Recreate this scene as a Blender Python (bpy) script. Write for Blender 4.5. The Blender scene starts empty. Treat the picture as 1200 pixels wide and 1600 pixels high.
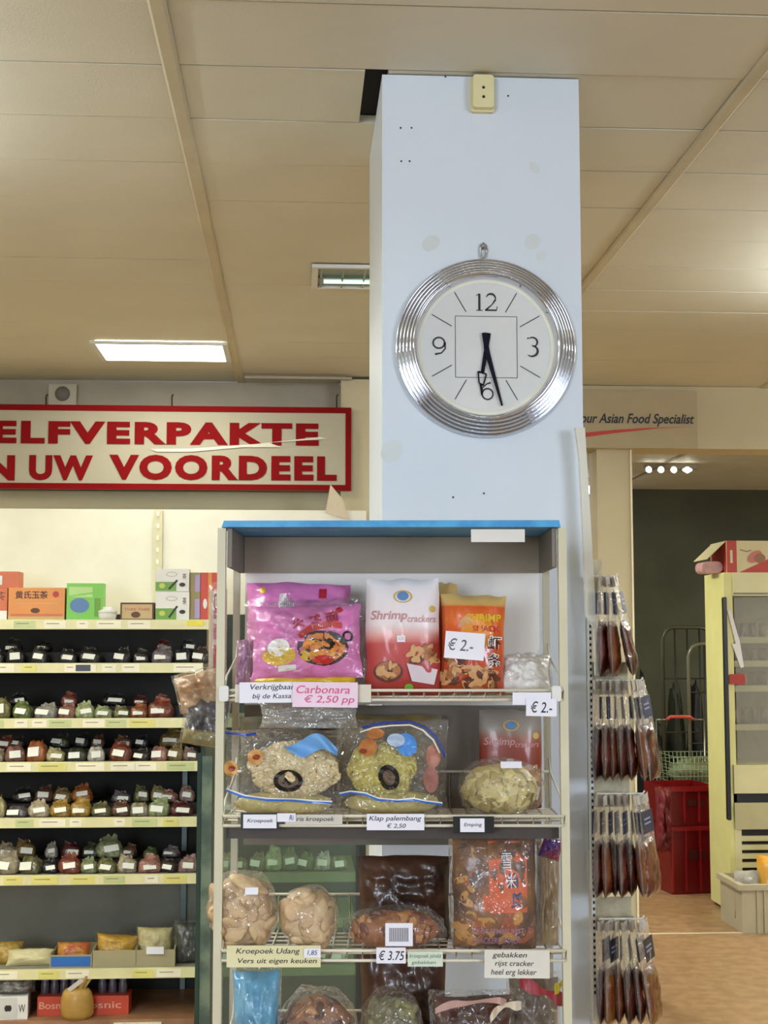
import bpy, math, random
from mathutils import Vector, Matrix, Euler, noise
PI = math.pi
SC = bpy.context.scene
COL = SC.collection
random.seed(7)

# ------------------------------------------------------------------ camera
F = 2200.0                        # focal length in pixels of the 1200x1600 frame
PITCH = math.atan(200 / F)
YAW = math.atan(135 / F)
EYE = 1.6
cam = bpy.data.cameras.new('camera'); cam_o = bpy.data.objects.new('camera', cam); COL.objects.link(cam_o)
cam.sensor_fit = 'VERTICAL'; cam.sensor_height = 24.0; cam.lens = F / 1600 * 24.0
cam.clip_start = 0.05; cam.clip_end = 100
cam_o.location = (0, 0, EYE)
cam_o.rotation_euler = (PI / 2 + PITCH, 0, -YAW)
SC.camera = cam_o
# ------------------------------------------------------------------ view, world, big lights
SC.view_settings.view_transform = 'Standard'; SC.view_settings.look = 'None'
SC.view_settings.gamma = 1; SC.view_settings.use_curve_mapping = False
SC.view_settings.exposure = 0.0
w = bpy.data.worlds.new('world'); SC.world = w; w.use_nodes = True
w.node_tree.nodes['Background'].inputs[0].default_value = (0.80, 0.86, 1.0, 1)
w.node_tree.nodes['Background'].inputs[1].default_value = 1.0


def area(name, loc, rot, sx, sy, power, color):
    l = bpy.data.lights.new(name, 'AREA'); l.shape = 'RECTANGLE'; l.size = sx; l.size_y = sy
    l.energy = power; l.color = color
    o = bpy.data.objects.new(name, l); COL.objects.link(o); o.location = loc; o.rotation_euler = rot
    return o


# daylight through the shop window behind the camera
area('window_daylight', (-2.5, -3.7, 1.9), (PI / 2, 0, -.25), 2.0, 1.5, 175, (0.74, 0.84, 1.0))
area('window_daylight', (3.9, -3.7, 1.9), (PI / 2, 0, .45), 2.0, 1.5, 175, (0.74, 0.84, 1.0))

# ------------------------------------------------------------------ pixel -> place helpers
cp, sp = math.cos(PITCH), math.sin(PITCH)
RZ = Matrix.Rotation(-YAW, 3, 'Z')


def ray(px, py):
    a = (px - 600) / F; b = -(py - 800) / F
    return Vector((a, cp - sp * b, sp + cp * b))


def P(px, py, Y):                 # point on the plane y = Y of the shop
    d = RZ @ ray(px, py); t = Y / d.y
    return Vector((0, 0, EYE)) + d * t


def Q(px, py, w_):                # point on the plane at depth w_ of the snack rack's turned frame
    d = ray(px, py); t = w_ / d.y
    return Vector((0, 0, EYE)) + RZ @ (d * t)


def QL(px, py, w_):               # same, in rack-local coordinates
    d = ray(px, py); t = w_ / d.y
    return Vector((0, 0, EYE)) + d * t


def toW(v): return RZ @ Vector(v)


def MS(px, py, Y, frame=None):      # metres per photo pixel there
    d = ray(px, py)
    if frame is None or frame is P: d = RZ @ d
    return Y / d.y / F


def XP(px, Y, py=1000): return P(px, py, Y).x
def ZP(py, Y, px=600): return P(px, py, Y).z


# ------------------------------------------------------------------ materials
def lin(c):
    return tuple((x / 12.92 if x <= 0.04045 else ((x + 0.055) / 1.055) ** 2.4) for x in c)


def hx(s):
    return lin(tuple(int(s[i:i + 2], 16) / 255 for i in (0, 2, 4)))


MATS = {}


def mat(name, col, rough=0.6, metal=0.0, var=0.06, scale=8.0, bump=0.0, bscale=40.0, coat=0.0, spec=0.5, col2=None, objcol=False):
    if name in MATS: return MATS[name]
    if isinstance(col, str): col = hx(col)
    m = bpy.data.materials.new(name); m.use_nodes = True; nt = m.node_tree; N = nt.nodes; L = nt.links
    b = N['Principled BSDF']
    b.inputs['Roughness'].default_value = rough; b.inputs['Metallic'].default_value = metal
    b.inputs['Coat Weight'].default_value = coat; b.inputs['Coat Roughness'].default_value = 0.12
    b.inputs['Specular IOR Level'].default_value = spec
    tc = N.new('ShaderNodeTexCoord')
    nz = N.new('ShaderNodeTexNoise'); nz.inputs['Scale'].default_value = scale; nz.inputs['Detail'].default_value = 4
    L.new(tc.outputs['Object'], nz.inputs['Vector'])
    if col2 is not None:
        if isinstance(col2, str): col2 = hx(col2)
        r = N.new('ShaderNodeValToRGB'); r.color_ramp.elements[0].position = 0.38; r.color_ramp.elements[1].position = 0.62
        r.color_ramp.elements[0].color = (*col, 1); r.color_ramp.elements[1].color = (*col2, 1)
        L.new(nz.outputs['Fac'], r.inputs[0]); L.new(r.outputs[0], b.inputs['Base Color'])
    else:
        mx = N.new('ShaderNodeMix'); mx.data_type = 'RGBA'; mx.blend_type = 'MULTIPLY'
        mx.inputs[0].default_value = 1.0
        r = N.new('ShaderNodeMapRange'); r.inputs[1].default_value = 0.3; r.inputs[2].default_value = 0.7
        r.inputs[3].default_value = 1 - var; r.inputs[4].default_value = 1 + var
        L.new(nz.outputs['Fac'], r.inputs[0])
        if objcol:
            oi = N.new('ShaderNodeObjectInfo'); L.new(oi.outputs['Color'], mx.inputs[6])
        else:
            mx.inputs[6].default_value = (*col, 1)
        L.new(r.outputs[0], mx.inputs[7]); L.new(mx.outputs[2], b.inputs['Base Color'])
    if bump:
        n2 = N.new('ShaderNodeTexNoise'); n2.inputs['Scale'].default_value = bscale; n2.inputs['Detail'].default_value = 3
        L.new(tc.outputs['Object'], n2.inputs['Vector'])
        bp = N.new('ShaderNodeBump'); bp.inputs['Strength'].default_value = bump; bp.inputs['Distance'].default_value = 0.01
        L.new(n2.outputs['Fac'], bp.inputs['Height']); L.new(bp.outputs['Normal'], b.inputs['Normal'])
    MATS[name] = m
    return m


def emis(name, col, st):
    if name in MATS: return MATS[name]
    m = bpy.data.materials.new(name); m.use_nodes = True; nt = m.node_tree
    b = nt.nodes['Principled BSDF']; b.inputs['Base Color'].default_value = (*col, 1)
    b.inputs['Emission Color'].default_value = (*col, 1); b.inputs['Emission Strength'].default_value = st
    MATS[name] = m
    return m


def film(name, tint=(1, 1, 1), gloss=0.10, haze=0.06, hcol=(0.8, 0.8, 0.78), rough=0.12, bump=0.6, bscale=22, fres=.35):
    if name in MATS: return MATS[name]
    m = bpy.data.materials.new(name); m.use_nodes = True; nt = m.node_tree; N = nt.nodes; L = nt.links
    N.remove(N['Principled BSDF']); out = N['Material Output']
    tr = N.new('ShaderNodeBsdfTransparent'); tr.inputs[0].default_value = (*tint, 1)
    gl = N.new('ShaderNodeBsdfGlossy'); gl.inputs['Roughness'].default_value = rough; gl.inputs[0].default_value = (1, 1, 1, 1)
    df = N.new('ShaderNodeBsdfDiffuse'); df.inputs[0].default_value = (*hcol, 1)
    tc = N.new('ShaderNodeTexCoord'); nz = N.new('ShaderNodeTexNoise'); nz.inputs['Scale'].default_value = bscale
    nz.inputs['Detail'].default_value = 2; nz.inputs['Distortion'].default_value = 1.5
    L.new(tc.outputs['Object'], nz.inputs['Vector'])
    bp = N.new('ShaderNodeBump'); bp.inputs['Strength'].default_value = bump; bp.inputs['Distance'].default_value = 0.02
    L.new(nz.outputs['Fac'], bp.inputs['Height']); L.new(bp.outputs['Normal'], gl.inputs['Normal'])
    lw = N.new('ShaderNodeLayerWeight'); lw.inputs['Blend'].default_value = 0.25
    L.new(bp.outputs['Normal'], lw.inputs['Normal'])
    mr = N.new('ShaderNodeMapRange'); mr.inputs[3].default_value = gloss; mr.inputs[4].default_value = min(1, gloss + fres)
    L.new(lw.outputs['Fresnel'], mr.inputs[0])
    m1 = N.new('ShaderNodeMixShader'); m1.inputs[0].default_value = haze
    L.new(tr.outputs[0], m1.inputs[1]); L.new(df.outputs[0], m1.inputs[2])
    m2 = N.new('ShaderNodeMixShader'); L.new(mr.outputs[0], m2.inputs[0])
    L.new(m1.outputs[0], m2.inputs[1]); L.new(gl.outputs[0], m2.inputs[2])
    L.new(m2.outputs[0], out.inputs[0])
    MATS[name] = m
    return m


def zramp(name, stops, rough=0.35, coat=0.3, axis=2, wob=0.0, bump=0.0):   # print that changes colour up the packet
    if name in MATS: return MATS[name]
    m = mat(name, (1, 1, 1), rough, coat=coat, bump=bump); nt = m.node_tree; N = nt.nodes; L = nt.links
    tc = N.new('ShaderNodeTexCoord'); sx = N.new('ShaderNodeSeparateXYZ'); L.new(tc.outputs['Generated'], sx.inputs[0])
    r = N.new('ShaderNodeValToRGB'); e = r.color_ramp.elements
    while len(e) < len(stops): e.new(0.5)
    for i, (p, c) in enumerate(stops):
        e[i].position = p; e[i].color = (*hx(c), 1)
    L.new(sx.outputs[axis], r.inputs[0]); L.new(r.outputs[0], N['Principled BSDF'].inputs['Base Color'])
    return m


def brick_mat(name, c1, c2, cm, sx, sy, mortar, rough=0.5):
    m = bpy.data.materials.new(name); m.use_nodes = True; nt = m.node_tree; N = nt.nodes; L = nt.links
    b = N['Principled BSDF']; b.inputs['Roughness'].default_value = rough
    return m


# ------------------------------------------------------------------ mesh builder
_txt = {}


def text_mesh(s, off=0.0, sp_=1.0):
    k = (s, off, sp_)
    if k in _txt: return _txt[k]
    c = bpy.data.curves.new('t', 'FONT'); c.body = s; c.size = 1; c.offset = off; c.resolution_u = 4; c.space_character = sp_
    o = bpy.data.objects.new('t', c); COL.objects.link(o)
    dg = bpy.context.evaluated_depsgraph_get(); me = o.evaluated_get(dg).to_mesh()
    vs = [tuple(v.co) for v in me.vertices]; fs = [tuple(p.vertices) for p in me.polygons]
    bpy.data.objects.remove(o); bpy.data.curves.remove(c)
    if not vs: vs = [(0, 0, 0)]
    _txt[k] = (vs, fs)
    return _txt[k]


class MB:
    def __init__(s): s.v = []; s.f = []; s.m = []; s.sm = []
    def add(s, vs, fs, mi=0, smooth=False):
        n = len(s.v); s.v += [tuple(v) for v in vs]
        for f in fs: s.f.append(tuple(i + n for i in f)); s.m.append(mi); s.sm.append(smooth)
    def box(s, x0, x1, y0, y1, z0, z1, mi=0, T=None):
        vs = [(x, y, z) for x in (x0, x1) for y in (y0, y1) for z in (z0, z1)]
        if T is not None: vs = [T @ Vector(v) for v in vs]
        s.add(vs, [(0, 1, 3, 2), (4, 6, 7, 5), (0, 4, 5, 1), (2, 3, 7, 6), (0, 2, 6, 4), (1, 5, 7, 3)], mi)
    def rbox(s, x0, x1, y0, y1, z0, z1, r, mi=0, T=None):   # rounded in plan (xz) prism with soft corners, depth along y
        pts = []
        for cx, cz, a0 in ((x1 - r, z1 - r, 0), (x0 + r, z1 - r, 90), (x0 + r, z0 + r, 180), (x1 - r, z0 + r, 270)):
            for k in range(4):
                a = math.radians(a0 + k * 30); pts.append((cx + r * math.cos(a), cz + r * math.sin(a)))
        s.prism(pts, y0, y1, mi, T)
    def prism(s, pts, y0, y1, mi=0, T=None):                # polygon in xz extruded along y
        n = len(pts)
        vs = [(x, y0, z) for x, z in pts] + [(x, y1, z) for x, z in pts]
        if T is not None: vs = [T @ Vector(v) for v in vs]
        fs = [tuple(range(n)), tuple(range(2 * n - 1, n - 1, -1))] + [(i, i + n, (i + 1) % n + n, (i + 1) % n) for i in range(n)]
        s.add(vs, fs, mi)
    def tube(s, pts, r, mi=0, n=6, closed=False):
        pts = [Vector(p) for p in pts]; m = len(pts); vs = []
        up = Vector((0, 0, 1))
        for i, p in enumerate(pts):
            a = pts[i - 1] if (i > 0 or closed) else pts[i]; b = pts[(i + 1) % m] if (i < m - 1 or closed) else pts[i]
            t = (b - a).normalized() if (b - a).length > 1e-9 else Vector((1, 0, 0))
            u = t.cross(up)
            if u.length < 0.05: u = t.cross(Vector((0, 1, 0)))
            u.normalize(); q = t.cross(u).normalized()
            rr = r[i] if isinstance(r, (list, tuple)) else r
            for k in range(n):
                a_ = 2 * PI * k / n; vs.append(p + u * math.cos(a_) * rr + q * math.sin(a_) * rr)
        fs = []
        for i in range(m if closed else m - 1):
            j = (i + 1) % m
            for k in range(n): fs.append((i * n + k, i * n + (k + 1) % n, j * n + (k + 1) % n, j * n + k))
        if not closed: fs += [tuple(range(n - 1, -1, -1)), tuple(range((m - 1) * n, m * n))]
        s.add(vs, fs, mi, True)
    def lathe(s, prof, n=48, mi=0, axis='z', cap=False, o=(0, 0, 0)):  # prof: (radius, height)
        vs = []
        for r, h in prof:
            for k in range(n):
                a = 2 * PI * k / n
                if axis == 'z': vs.append((o[0] + r * math.cos(a), o[1] + r * math.sin(a), o[2] + h))
                else: vs.append((o[0] + r * math.cos(a), o[1] + h, o[2] + r * math.sin(a)))
        fs = []
        for i in range(len(prof) - 1):
            for k in range(n): fs.append((i * n + k, i * n + (k + 1) % n, (i + 1) * n + (k + 1) % n, (i + 1) * n + k))
        s.add(vs, fs, mi, True)
        if cap:
            s.add(vs[:n], [tuple(range(n))], mi); s.add(vs[-n:], [tuple(range(n))], mi)
    def grid(s, fn, nu, nv, mi=0, smooth=True, mfn=None):
        n0 = len(s.v)
        s.v += [tuple(fn(i / nu, j / nv)) for j in range(nv + 1) for i in range(nu + 1)]
        for j in range(nv):
            for i in range(nu):
                a = n0 + j * (nu + 1) + i
                s.f.append((a, a + 1, a + nu + 2, a + nu + 1)); s.sm.append(smooth)
                s.m.append(mfn((i + .5) / nu, (j + .5) / nv) if mfn else mi)
    def blob(s, c, r, seed=0, amp=0.15, freq=3, mi=0, nu=14, nv=8, T=None):
        so = Vector((seed * 3.1, seed * 1.7, seed))
        def fn(u, v):
            a = u * 2 * PI; b = (v - .5) * PI
            d = Vector((math.cos(b) * math.cos(a), math.cos(b) * math.sin(a), math.sin(b)))
            k = 1 + amp * noise.noise(d * freq + so)
            p = Vector((d.x * r[0] * k, d.y * r[1] * k, d.z * r[2] * k))
            if T is not None: p = T @ p
            return Vector(c) + p
        s.grid(fn, nu, nv, mi)
    # flat art laid on a surface fn(x, z) -> y
    def art(s, pts, fs, fn, eps, mi):
        s.add([(x, fn(x, z) - eps, z) for x, z in pts], fs, mi)
    def a_rect(s, x0, z0, x1, z1, fn, eps, mi, n=4, rot=0):
        pts = []; cx, cz = (x0 + x1) / 2, (z0 + z1) / 2; c, q = math.cos(rot), math.sin(rot)
        for j in range(n + 1):
            for i in range(n + 1):
                x = x0 + (x1 - x0) * i / n - cx; z = z0 + (z1 - z0) * j / n - cz
                pts.append((cx + x * c - z * q, cz + x * q + z * c))
        s.art(pts, [(j * (n + 1) + i, j * (n + 1) + i + 1, (j + 1) * (n + 1) + i + 1, (j + 1) * (n + 1) + i) for j in range(n) for i in range(n)], fn, eps, mi)
    def a_ell(s, cx, cz, rx, rz, fn, eps, mi, rot=0, rin=0.0, n=20, rings=3):
        pts = []; c, q = math.cos(rot), math.sin(rot)
        for j in range(rings + 1):
            t = rin + (1 - rin) * j / rings
            for k in range(n):
                a = 2 * PI * k / n; x = rx * t * math.cos(a); z = rz * t * math.sin(a)
                pts.append((cx + x * c - z * q, cz + x * q + z * c))
        s.art(pts, [(j * n + k, j * n + (k + 1) % n, (j + 1) * n + (k + 1) % n, (j + 1) * n + k) for j in range(rings) for k in range(n)], fn, eps, mi)
    def a_line(s, pts, wd, fn, eps, mi):
        o = []
        for i, (x, z) in enumerate(pts):
            a = pts[max(0, i - 1)]; b = pts[min(len(pts) - 1, i + 1)]
            dx, dz = b[0] - a[0], b[1] - a[1]; l = math.hypot(dx, dz) or 1
            w_ = wd[i] if isinstance(wd, (list, tuple)) else wd
            o += [(x - dz / l * w_ / 2, z + dx / l * w_ / 2), (x + dz / l * w_ / 2, z - dx / l * w_ / 2)]
        s.art(o, [(2 * i, 2 * i + 1, 2 * i + 3, 2 * i + 2) for i in range(len(pts) - 1)], fn, eps, mi)
    def a_text(s, t, x0, z0, x1, z1, fn, eps, mi, bold=0.0, shear=0.0, rot=0.0, keep=False, sp_=1.0):
        vs, fs = text_mesh(t, bold, sp_)
        xs = [v[0] + shear * v[1] for v in vs]; zs = [v[1] for v in vs]
        lx, hx_, lz, hz = min(xs), max(xs), min(zs), max(zs)
        sx = (x1 - x0) / max(1e-6, hx_ - lx); sz = (z1 - z0) / max(1e-6, hz - lz)
        if keep: sx = sz = min(sx, sz)
        cx, cz = (x0 + x1) / 2, (z0 + z1) / 2; c, q = math.cos(rot), math.sin(rot); pts = []
        for x, z in zip(xs, zs):
            X = x0 + (x - lx) * sx - cx; Z = z0 + (z - lz) * sz - cz
            pts.append((cx + X * c - Z * q, cz + X * q + Z * c))
        s.art(pts, fs, fn, eps, mi)
    def build(s, name, mats, parent=None, loc=None, rot=None, smooth=None):
        me = bpy.data.meshes.new(name); me.from_pydata(s.v, [], s.f)
        if not isinstance(mats, (list, tuple)): mats = [mats]
        for m in mats: me.materials.append(m)
        me.polygons.foreach_set('material_index', s.m)
        me.polygons.foreach_set('use_smooth', [True if smooth else (x if smooth is None else False) for x in s.sm])
        me.update()
        o = bpy.data.objects.new(name, me); COL.objects.link(o)
        if parent is not None: o.parent = parent
        if loc is not None: o.location = loc
        if rot is not None: o.rotation_euler = rot
        return o


FLAT = lambda x, z: 0.0


def tag(o, label, cat, group=None):
    o['label'] = label; o['category'] = cat
    if group: o['group'] = group
    return o


def thing(name, label, cat, loc=(0, 0, 0), rot=(0, 0, 0), group=None):
    o = bpy.data.objects.new(name, None); COL.objects.link(o); o.empty_display_size = 0.05
    o.location = loc; o.rotation_euler = rot
    return tag(o, label, cat, group)


def struct(o): o['kind'] = 'structure'; return o


def copy_tree(o, loc=None, rot=None, scale=None, label=None, color=None):
    c = o.copy(); COL.objects.link(c)
    if loc is not None: c.location = loc
    if rot is not None: c.rotation_euler = rot
    if scale is not None: c.scale = scale
    if label: c['label'] = label
    if color is not None: c.color = (*color, 1)
    for ch in list(o.children):
        d = ch.copy(); COL.objects.link(d); d.parent = c
        if color is not None and ch.name.startswith('contents'): d.color = (*color, 1)
    return c


# ------------------------------------------------------------------ palette
ceil_m = mat('ceiling_panel', 'd3d0bb', 0.6, var=0.04, scale=3, bump=0.08, bscale=220)
runner_m = mat('ceiling_runner', 'c4bb9c', 0.6, var=0.08, scale=6)
plenum_m = mat('dark_void', '1c1b1c', 0.9)
wall_m = mat('cream_wall', 'c6bb98', 0.8, var=0.06, scale=2)
wallgrey_m = mat('greyed_wall', 'a9a08c', 0.85, var=0.08, scale=5)
column_m = mat('white_column_paint', 'ced6dc', 0.5, var=0.03, scale=2.5, bump=0.05, bscale=60)
stain_m = mat('old_glue_stain', 'cad0ce', 0.6, var=0.05)
darkwall_m = mat('dark_green_grey_wall', '4b4e40', 0.9, var=0.14, scale=3)
white_m = mat('white_paint', 'dcdcd6', 0.45, var=0.03)
cream_m = mat('cream_plastic', 'd9cf9d', 0.4, var=0.03)
shelfw_m = mat('shelf_white_metal', 'e2e0cc', 0.45, var=0.04)
rail_m = mat('price_rail_cream', 'e0dba6', 0.4, var=0.06, scale=14)
taglt_m = mat('price_tag_pale', 'f1ecd0', 0.4); tagyl_m = mat('price_tag_yellow', 'dfd877', 0.4); taggr_m = mat('price_tag_green', 'c2cc8b', 0.4)
black_m = mat('black_plastic', '141414', 0.35)
dark_m = mat('dark_metal', '2b2520', 0.5)
darkgrey_m = mat('dark_grey_panel', '262622', 0.8, var=0.1)  # dark back board behind the lower shelves
ink_m = mat('black_ink', '16161c', 0.5); bluegrey_ink = mat('blue_ink', '2a2f6a', 0.5); pinkink_m = mat('pink_ink', 'd2487a', 0.5)
paper_m = mat('white_paper', 'e6e6ee', 0.6, var=0.02); pinkpaper_m = mat('pink_paper', 'e8cfe0', 0.6); yellowpaper_m = mat('cream_paper', 'dcd6a8', 0.6)
red_m = mat('sign_red', '7c080a', 0.8, var=0.05, spec=.15)
chrome_m = mat('polished_chrome', (0.66, 0.68, 0.73), 0.09, metal=1.0, var=0.0)
steel_m = mat('galvanised_steel', '9a9a90', 0.35, metal=0.9, var=0.08)
rackpost_m = mat('rack_cream_enamel', 'c9c4a6', 0.45, var=0.06)
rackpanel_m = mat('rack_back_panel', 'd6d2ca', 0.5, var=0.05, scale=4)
wire_m = mat('wire_cream', 'd8d2bd', 0.35)
bluetop_m = mat('blue_header', '2f8ac6', 0.4, col2='4aa6d8', scale=18)
wood_floor = mat('floor_vinyl', 'a58562', 0.4, col2='927353', scale=14.0, bump=0.02)
clear = film('clear_film', gloss=.04, haze=.03, rough=.08, bump=.9)
clear2 = film('crinkled_film', gloss=0.05, haze=0.04, bscale=26, bump=1.0, rough=.07)
hazy = film('milky_film', gloss=0.12, haze=0.45, hcol=(0.82, 0.80, 0.78))
glass_m = film('green_glass', tint=(0.74, 0.84, 0.77), gloss=0.05, haze=0.06, hcol=(0.5, 0.6, 0.52), rough=0.08, bump=0.05, bscale=4)

# ------------------------------------------------------------------ the room
CZ = EYE + 1.18                    # ceiling height
mb = MB(); mb.box(-4, 6, -4, 11.2, -0.05, 0); fl = struct(mb.build('floor', wood_floor))
mb = MB(); jy = 7.77
mb.box(XP(900, jy), 6, jy - 0.012, jy + 0.012, 0, 0.002); struct(mb.build('trim_1', mat('floor_joint', 'd6c9b0', 0.5)))

rows = [2.53 + 0.3 * k for k in range(-20, 13)]
runX = [-0.267 + 1.22 * k for k in range(-4, 5)]
colX0, colX1 = XP(597, 2.85), .587
mb = MB(); random.seed(3)
for i, y0 in enumerate(rows):
    y1 = y0 + 0.3
    for j, x0 in enumerate(runX[:-1]):
        x1 = x0 + 1.22; segs = [(x0, x1)]
        if abs(y0 - 2.83) < 0.05 and x0 < 0 < x1: segs = [(x0, 0.138), (colX0 + .01, x1)]
        for a, b in segs:
            dz = [random.uniform(0, 0.004) for _ in range(2)]
            g = 0.0035
            vs = [(a + g, y0 + g, CZ + dz[0]), (b - g, y0 + g, CZ + dz[1]), (b - g, y1 - g, CZ + random.uniform(0, .002)), (a + g, y1 - g, CZ + random.uniform(0, .002)),
                  (a + g, y0 + g, CZ + .02), (b - g, y0 + g, CZ + .02), (b - g, y1 - g, CZ + .02), (a + g, y1 - g, CZ + .02)]
            mb.add(vs, [(0, 1, 2, 3), (4, 7, 6, 5), (0, 4, 5, 1), (1, 5, 6, 2), (2, 6, 7, 3), (3, 7, 4, 0)], 0)
mb.box(-4, 6, -4, 6.5, CZ + .022, CZ + .05, 1)
struct(mb.build('ceiling', [ceil_m, plenum_m]))
for n, x in enumerate(runX):
    mb = MB(); mb.prism([(x - .018, CZ - .001), (x - .012, CZ - .006), (x + .012, CZ - .006), (x + .018, CZ - .001)], -4, 6.40)
    struct(mb.build('trim_%d' % (n + 2), runner_m))
# far room ceiling behind the beam
mb = MB()
for k in range(15):
    y0 = 6.6 + k * .3; mb.box(0.2, 6, y0 + .004, y0 + .296, CZ, CZ + .02, 0)
mb.box(0.2, 6, 6.5, 11.2, CZ + .03, CZ + .05, 1)
struct(mb.build('ceiling_far', [ceil_m, plenum_m]))
mb = MB(); mb.box(2.43, 2.46, 6.6, 10.9, CZ - .006, CZ); struct(mb.build('trim_12', mat('runner_dark', '8d8568', 0.6)))
# walls
WY = 6.42
zb = ZP(698, 6.42)
mb = MB(); mb.box(-4, XP(530, WY), WY, WY + .12, 0, CZ); struct(mb.build('wall_back', wallgrey_m))
mb = MB(); mb.box(XP(530, WY), 0.66, WY - .17, WY + .12, 0, CZ - .012); struct(mb.build('wall_return', wall_m))
mb = MB(); mb.box(-4, XP(551, WY), WY - .05, WY + .01, 0, ZP(770, WY - .05)); struct(mb.build('wall_lower', wall_m))
mb = MB(); mb.box(0.66, 6, 6.40, 6.60, zb, CZ - .001); beam = struct(mb.build('wall_beam', wall_m))
mb = MB(); mb.box(-4, 6, 10.85, 11.0, 0, CZ); struct(mb.build('wall_far', darkwall_m))
mb = MB(); mb.box(.66, XP(880, 6.58) , 6.45, 6.58, 0, zb); struct(mb.build('wall_stub', wall_m))
mb = MB(); mb.box(-4.1, -4, -4, 6.4, 0, CZ); struct(mb.build('wall_left', wall_m))
mb = MB(); mb.box(6, 6.1, -4, 11, 0, CZ); struct(mb.build('wall_right', wall_m))
mb = MB()
for a_, b_ in ((-4, -3.5), (-1.5, 2.9), (4.9, 6)): mb.box(a_, b_, -4.1, -4, 0, CZ)
for a_, b_ in ((-3.5, -1.5), (2.9, 4.9)): mb.box(a_, b_, -4.1, -4, 0, 1.1); mb.box(a_, b_, -4.1, -4, 2.65, CZ)
struct(mb.build('wall_front', mat('dim_front_wall', '6a6054', 0.8)))
for n_, a_ in enumerate((-3.5, 2.9)):
    mb = MB()
    for x in (0, .97, 1.94): mb.box(a_ + x, a_ + x + .06, -4.08, -4.02, 1.1, 2.65)
    for z in (1.1, 2.59): mb.box(a_ + .06, a_ + .97, -4.08, -4.02, z, z + .06); mb.box(a_ + 1.03, a_ + 1.94, -4.08, -4.02, z, z + .06)
    struct(mb.build('window_%d' % (n_ + 1), dark_m))
# pillar of the opening
mb = MB(); mb.box(XP(936, 6.45), XP(988, 6.45), 6.45, 6.62, 0, zb, 0); mb.box(XP(988, 6.45), XP(991, 6.45), 6.44, 6.47, 0, zb, 1)
tag(mb.build('pillar', [wall_m, mat('pillar_edge', 'e9dfb8', 0.4)]), 'narrow cream pillar under the beam, right of the white column', 'pillar')
# painted words on the beam
mb = MB(); by = 6.393
def bx_(px, py): p = P(px, py, by); return p.x, p.z
x0, z0 = bx_(898, 663); x1, z1 = bx_(1084, 649)
mb.box(XP(905, by), XP(1096, by), by - .004, by + .003, ZP(697, by), ZP(606, by), 2)
mb.a_text('Your Asian Food Specialist', x0, z0 - .008, x1, z1 + .005, lambda x, z: by - .005, 0.001, 0, bold=0.018, shear=0.28)
q = [bx_(*p) for p in ((870, 691), (900, 677.5), (960, 672), (1020, 668.5), (1085, 667), (1030, 669.5), (960, 677), (912, 683.5))]
mb.add([(a, by - .006, b) for a, b in q], [(0, 1, 2, 3, 4, 5, 6, 7)], 1)
tag(mb.build('lettered_banner', [ink_m, mat('swoosh_red', 'c4341c', 0.5), mat('banner_ground', 'b5a886', 0.7, var=.03)]),
    'beam lettering in black italics over a tapering red stroke', 'sign')

# ------------------------------------------------------------------ column and what hangs on it
mb = MB(); mb.box(colX0, colX1, 2.85, 3.36, 0, CZ)
random.seed(5)
for px, py, rx, rz in ((835, 262, 7, 11), (673, 380, 16, 12), (832, 378, 14, 12), (612, 705, 20, 16), (845, 400, 9, 7)):
    p = P(px, py, 2.85); mb.a_ell(p.x, p.z, rx / 780, rz / 780, lambda x, z: 2.85, .0006, 1, rot=random.random())
for px, py in ((626, 200), (643, 200), (627, 252), (640, 252), (794, 150), (708, 777), (756, 771), (696, 120)):
    p = P(px, py, 2.85); mb.a_ell(p.x, p.z, .0022, .0022, lambda x, z: 2.85, .0008, 2, n=8)
p0 = P(590, 126, 2.85)
struct(mb.build('wall_column', [column_m, stain_m, dark_m]))
mb = MB(); a = P(577, 400, 3.36)
# plastic junction box under the ceiling
c = P(753, 178, 2.85)
t = thing('junction_box', 'small cream plastic junction box high on the white column, under the ceiling', 'box', (c.x, 2.85, c.z))
mb = MB(); wd = 17 / 780; hh = CZ - c.z - .004
mb.rbox(-wd - .003, wd + .003, -.012, 0, 0, hh, .006); mb.rbox(-wd, wd, -.028, -.010, .004, hh - .002, .006)
jc = mb.build('cover', cream_m, t)
for dz in (.03, .05):
    mb = MB(); mb.lathe([(0.0005, -.0305), (.003, -.0295), (.003, -.027)], 10, 0, 'y', o=(0, 0, hh - dz))
    mb.build('screw', dark_m, jc)

# wall clock
CY = 2.85
c = P(761, 540, CY - .03); R0 = 143 * MS(761, 540, CY - .03)
t = thing('wall_clock', 'round chrome wall clock with ribbed rim and pale dial, hung on the column', 'clock', (c.x, CY, c.z))
prof = [(R0 * .96, 0.0), (R0, -.006)]
r = R0
steps = 5
for k in range(steps):            # stepped ribs
    ra = R0 * (1 - .036 * k); rb = R0 * (1 - .036 * (k + 1))
    for q_ in range(7):
        a_ = q_ / 6 * PI
        prof.append((ra + (rb - ra) * q_ / 6, -.010 - .0052 * k - .0062 * math.sin(a_)))
rin = R0 * .82
prof += [(rin, -.036), (rin - .004, -.039), (R0 * .79, -.038), (R0 * .77, -.032), (R0 * .757, -.022), (R0 * .75, -.014)]
mb = MB(); mb.lathe(prof, 96, 0, 'y'); mb.build('rim', chrome_m, t)
mb = MB(); mb.lathe([(.0005, -.013), (R0 * .74, -.013)], 64, 0, 'y'); mb.lathe([(R0 * .72, -.0135), (R0 * .755, -.0165)], 64, 1, 'y')
s = MS(761, 540, 2.835)                      # metres per photo pixel at the clock
fn = lambda x, z: -.0135
def cl(px, py): return ((px - 762) * s, (540 - py) * s)
q = [cl(714, 491), cl(811, 491), cl(811, 588), cl(714, 588)]
for i in range(4): mb.a_line([q[i], q[(i + 1) % 4]], .0011, fn, .0004, 2)
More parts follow.
